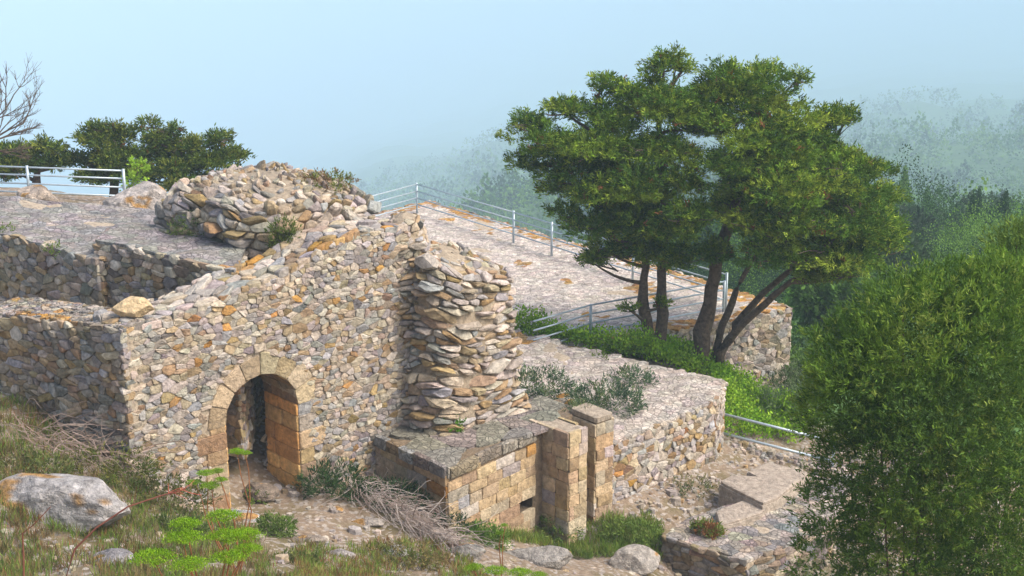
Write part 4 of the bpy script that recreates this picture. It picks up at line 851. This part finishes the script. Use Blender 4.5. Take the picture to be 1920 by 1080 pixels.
grass('green_grass', [(860, 1000, -.5), (1020, 985, -1.3), (1150, 960, -1.5), (1240, 985, -1.6), (1235, 1050, -1.7), (1100, 1060, -1.6), (1000, 1020, -1.3), (880, 1040, -.7)], 9000, .2, GRN, 113, 'green grass around the feet of the ashlar pillars')
grass('green_grass', [(1370, 1100, -2.4), (1380, 1040, -2.2), (1450, 1010, -2.0), (1540, 1060, -2.1), (1550, 1100, -2.2)], 4500, .32, [(.12, .24, .03), (.16, .30, .04), (.10, .18, .03)], 114, 'tall bright grass at the foot of the low retaining wall')
grass('green_grass', [(1420, 950, -1.4), (1500, 905, -1.5), (1530, 880, -1.5), (1510, 920, -1.5), (1440, 965, -1.4)], 2500, .12, [(.10, .22, .03), (.14, .26, .03)], 115, 'thin green strip of weeds beside the sandy footings')
grass('mixed_grass', [(1560, 1100, -2), (1560, 1000, -1.8), (1950, 850, -1.7), (1950, 1100, -2)], 6000, .14, DRY + GRN, 116, 'dry grass beneath the huge bush')

for i, (px, py, z, w_, h_, cc, lab) in enumerate([
    (60, 900, 1.8, .5, .3, [(.14, .17, .05), (.18, .15, .06)], 'olive scrub patch left of the big boulder'),
    (330, 1010, 1.1, .35, .22, [(.10, .15, .04), (.13, .16, .05)], 'green scrub between the big boulder and the umbrella-headed plant'),
    (520, 1000, .3, .22, .2, [(.12, .2, .04), (.15, .22, .05)], 'low green weed right of the umbrella-headed plant'),
    (760, 1060, -.1, .5, .2, [(.16, .2, .05), (.22, .18, .07)], 'yellowish scrub at the bottom below the twig heap'),
    (560, 1070, .4, .3, .15, [(.12, .18, .04), (.18, .2, .06)], 'low green scrub at the bottom edge left of centre'),
    (905, 1020, -.7, .35, .25, [(.10, .19, .03), (.14, .23, .04)], 'green weeds at the foot of the squared block, left of the drain'),
    (1190, 1010, -1.5, .5, .25, [(.14, .22, .04), (.18, .25, .05)], 'green weeds between the pillars and the broad pale rock'),
    (1040, 1005, -1.5, .35, .3, [(.12, .2, .04), (.17, .22, .05)], 'green weeds before the right pillar'),
    (1325, 1000, -1.3, .18, .12, [(.16, .22, .04), (.26, .12, .05)], 'small tuft on the corner of the retaining wall'),
    (1420, 1050, -2.0, .4, .4, [(.10, .2, .03), (.14, .27, .04)], 'bright leafy weed against the retaining wall')]):
    shrub(px, py, z, w_, h_, cc, 200 + i, lab, int(900 + 2500 * w_), ln=.075, wd=.022)
for i, (px, py, lab) in enumerate([(100, 475, 'small green weed at the rim of the broad inner wall, left of the step'), (10, 440, 'green weed at the left end of the inner wall rim'), (480, 940, 'tiny weed beside the smooth stone in the doorway')]):
    zz = 3.6 if py < 500 else .05; shrub(px, py, zz, .14, .16, [(.10, .17, .03), (.14, .21, .04)], 230 + i, lab, 260, ln=.05, wd=.02)
# twig heaps
def twigs(name, seeds, label, n, L, cols, seed, spread, r=.006):
    rr = random.Random(seed); B = MB()
    for _ in range(n):
        t_ = rr.random() ** .8; a, b = np.array(seeds[0]), np.array(seeds[1]); c = lerp(a, b, t_) + np.array([rr.gauss(0, spread) for _ in range(3)]) * np.array((1, 1, .55))
        c[2] = max(c[2], gz(c[0], c[1]) + .02)
        d = (b - a) / np.linalg.norm(b - a) * rr.uniform(.4, 1.2) + np.array([rr.gauss(0, .33) for _ in range(3)]); d /= np.linalg.norm(d); l = L * rr.uniform(.4, 1.2)
        e = c + d * l; e[2] = max(e[2], gz(e[0], e[1]) + .01); tube(B, limb_pts(c, e, rr, .26, 7), r * rr.uniform(.5, 1.5), r * .4, rr.choice(cols), 4)
    return tag(B.build(name, M_TWIG), label, 'twigs')
TW = [(.34, .27, .24), (.42, .36, .33), (.26, .2, .17), (.48, .42, .38)]
tw0 = U(660, 900, .25); tw1 = U(855, 1020, -.3)
twigs('twig_heap', [tw0, tw1], 'heap of grey cut twigs sloping down beside the ashlar ledge', 340, .85, TW, 5, .12, r=.0065)
twigs('twig_heap', [U(30, 800, 2.1), U(230, 870, 1.5)], 'tangle of dry brown stalks against the shaded side wall', 240, .9, [(.22, .16, .13), (.3, .22, .18), (.36, .28, .24)], 6, .28)

# ------------------------------------------------------------------ foreground umbel plants
M_UMB = mat('umbel_leaf', rough=.5, bump=(), var=.2, vscale=20, transl=.3)
def umbel_plant(base_px, heads, Y, seed, label, stemcol=(.28, .12, .05)):
    R_ = np.random.default_rng(seed); b = UY(base_px[0], base_px[1], Y); b[2] = gz(b[0], b[1]); t = empty('umbel_plant', b, label, 'plant', None); rr = random.Random(seed)
    B = MB(); Qs = []; Cs = []
    for hx, hy, dy, rpx in heads:
        c = UY(hx, hy, Y + dy); r = .88 * rpx * Y * 1.05 / FPX; tube(B, limb_pts(b, c - np.array((0, 0, r * .3)), rr, .08, 8), .012, .005, stemcol, 6)
        k = 26
        for i in range(k):
            an = i * 2.4; q = r * math.sqrt((i + .5) / k); p = c + np.array((math.cos(an) * q, math.sin(an) * q * .6, r * .34 * (1 - (q / r) ** 2) + rr.uniform(-.01, .01)))
            tube(B, [c - np.array((0, 0, r * .3)), p], .003, .002, (.2, .3, .03), 3)
            m = 60; PP = p + R_.normal(size=(m, 3)) * (.16 * r, .16 * r, .05 * r); D = unit(R_.normal(size=(m, 3)) * .8 + (0, 0, .9)); Qs.append(leaf_quads(PP, D, .10 * r, .055 * r, R_))
            Cs.append(np.array([(.22, .40, .012), (.15, .31, .01), (.30, .48, .02)])[R_.integers(0, 3, m)])
    B.build('stem', M_TWIG, t); quads_mesh('flower_head', np.concatenate(Qs), np.concatenate(Cs), M_UMB, t); return t
umbel_plant((395, 1130), [(350, 985, 0, 34), (420, 970, .1, 36), (345, 1010, -.1, 42), (425, 1008, 0, 42), (462, 1005, .1, 34), (290, 1048, -.2, 46), (355, 1062, -.2, 40), (430, 1048, -.1, 38), (465, 1030, 0, 30)], 11.5, 1, 'bright yellow-green umbrella-headed plant at the bottom, nearest to the viewer')
umbel_plant((440, 975), [(445, 848, 0, 17), (462, 850, .1, 12), (385, 888, 0, 18), (408, 884, .1, 15), (365, 905, 0, 15), (395, 912, 0, 22), (415, 900, 0, 14)], 17, 2, 'thin yellow-green umbel plant standing before the left door jamb')
umbel_plant((900, 1130), [(930, 1072, 0, 26), (890, 1065, .1, 20), (975, 1075, 0, 26), (1010, 1080, 0, 18)], 13, 3, 'yellow-green plant cut by the bottom edge near the centre')
umbel_plant((950, 1090), [(945, 985, 0, 8), (938, 1000, 0, 9)], 17, 4, 'single slim stalk with yellow flower heads before the drain hole')
B = MB(); Y = 11.5
pts = [UY(*p, Y) for p in [(115, 1110), (140, 1030), (180, 990), (240, 950), (300, 930), (345, 918)]]; tube(B, pts, .011, .005, (.22, .085, .06), 7); 
rr = random.Random(3)
for _ in range(14): 
    a = pts[-1] + (pts[-2] - pts[-1]) * rr.uniform(0, .7); tube(B, limb_pts(a, a + np.array((rr.uniform(-.05, .16), rr.uniform(-.05, .05), rr.uniform(-.08, .12))), rr, .1, 4), .004, .002, (.42, .12, .08), 4)
tag(B.build('red_stalk', M_TWIG), 'curved red stalk arching across the front of the big boulder', 'plant stalk')
B = MB(); pts = [UY(*p, 12) for p in [(45, 1120), (44, 1040), (42, 1000), (62, 985), (95, 950)]]; tube(B, pts, .011, .004, (.20, .08, .05), 6); tag(B.build('red_stalk', M_TWIG), 'slim upright red-brown stalk at the lower left edge', 'plant stalk')

# ------------------------------------------------------------------ far woods in the valley
def woods():
    R_ = np.random.default_rng(7); Qs = []; Cs = []
    def crown(x, y, h, w_, n, col, cone, ls):
        z = gz(x, y); u = unit(R_.normal(size=(n, 3))); u[:, 2] = np.abs(u[:, 2]) * 1.0
        k = R_.uniform(.82, 1.0, (n, 1)); P = u * k * np.array((w_, w_, h)); 
        if cone: P[:, :2] *= np.clip(1 - P[:, 2:3] / h, .1, 1)
        lump_ = 1 + .25 * np.sin(P[:, :1] * 6 / w_ + x) * np.cos(P[:, 1:2] * 5 / w_ + y); P = P * lump_
        P = P + np.array((x, y, z - .1 * h)); D = unit(u + R_.normal(size=(n, 3)) * .6); s = w_ * ls
        Qs.append(leaf_quads(P, D, s * R_.uniform(.6, 1.2, n), s * .7, R_)); Cs.append(np.array(col) * R_.uniform(.7, 1.3, (n, 1)))
    N = 0
    while N < 5200:
        az = R_.uniform(-24, 26); r = 62 * (10 ** R_.uniform(0, 1.3)); x, y = r * math.sin(R(az)), r * math.cos(R(az))
        if r < 115 and (az < 7 or az > 21 or R_.random() < .45): continue
        if r < 75 and R_.random() < .6: continue
        w_ = R_.uniform(1.6, 3.4) * (1 + min(1.3, r / 450)); h = w_ * R_.uniform(1.2, 2.2); dark = R_.random() < .4
        n_, ls = (7500, .034) if r < 115 else ((520, .11) if r < 260 else ((150, .2) if r < 600 else (60, .3))); crown(x, y, h, w_, n_, (.035, .085, .02) if dark else ((.08, .18, .025) if R_.random() < .6 else (.14, .26, .035)), R_.random() < .4, ls); N += 1
    return tag(quads_mesh('far_woods', np.concatenate(Qs), np.concatenate(Cs), M_LEAF), 'mass of trees on the misty valley slopes', 'woods', kind='stuff')
woods()
for i, (px, py, r_, w_, h, col, lab) in enumerate([
    (1585, 560, 46, 1.5, 2.2, (.07, .14, .02), 'small round tree on the slope just right of the terrace corner'),
    (1640, 530, 60, 2.0, 3.2, (.05, .09, .03), 'dark tree directly above the left shoulder of the huge bush'),
    (1705, 490, 72, 2.4, 3.8, (.035, .06, .03), 'darkest rounded tree on the slope above the huge bush'),
    (1780, 470, 85, 2.8, 4.4, (.05, .085, .035), 'tall dim tree on the slope, between the junipers and the right edge'),
    (1850, 420, 100, 3.4, 5.5, (.04, .07, .03), 'tall dark tree fading in mist near the right edge')]):
    az = math.atan2((px - 960) / FPX, math.cos(PITCH)); x, y = r_ * math.sin(az), r_ * math.cos(az); z = gz(x, y)
    t = empty('slope_tree', (x, y, z), lab, 'tree', None); B = MB(); tube(B, [(x, y, z - .5), (x + .1, y, z + h * .5), (x, y, z + h)], .2, .07, (1, 1, 1), 7); B.build('trunk', M_BARK, t)
    rg_ = np.random.default_rng(i); bl = [((x + rg_.uniform(-.5, .5) * w_, y + rg_.uniform(-.5, .5) * w_, z + h * rg_.uniform(.45, 1.0)), (w_ * .5, w_ * .5, w_ * .4), 1) for _ in range(9)]
    o = bush('foliage', bl, 8000, .2, .12, [col, tuple(np.array(col) * 1.5)], i, None, parent=t, tuft=8); o.name = 'crown'

# ------------------------------------------------------------------ haze
def haze():
    x0, x1, y0, y1, z0, z1 = -5000, 5000, -2700, 6200, -760, 16
    me = bpy.data.meshes.new('haze'); me.from_pydata([(x, y, z) for z in (z0, z1) for y in (y0, y1) for x in (x0, x1)], [], [(0, 2, 3, 1), (4, 5, 7, 6), (0, 1, 5, 4), (2, 6, 7, 3), (0, 4, 6, 2), (1, 3, 7, 5)])
    m = bpy.data.materials.new('mist'); m.use_nodes = True; N = m.node_tree.nodes; N.remove(N['Principled BSDF'])
    v = N.new('ShaderNodeVolumePrincipled'); v.inputs['Color'].default_value = (.64, .83, 1.0, 1); v.inputs['Density'].default_value = HAZE_DENSITY; v.inputs['Anisotropy'].default_value = -.25
    m.node_tree.links.new(v.outputs[0], N['Material Output'].inputs['Volume'])
    return tag(link('haze', me, m), 'blue-white mist filling the valley', 'haze', kind='stuff')
haze()
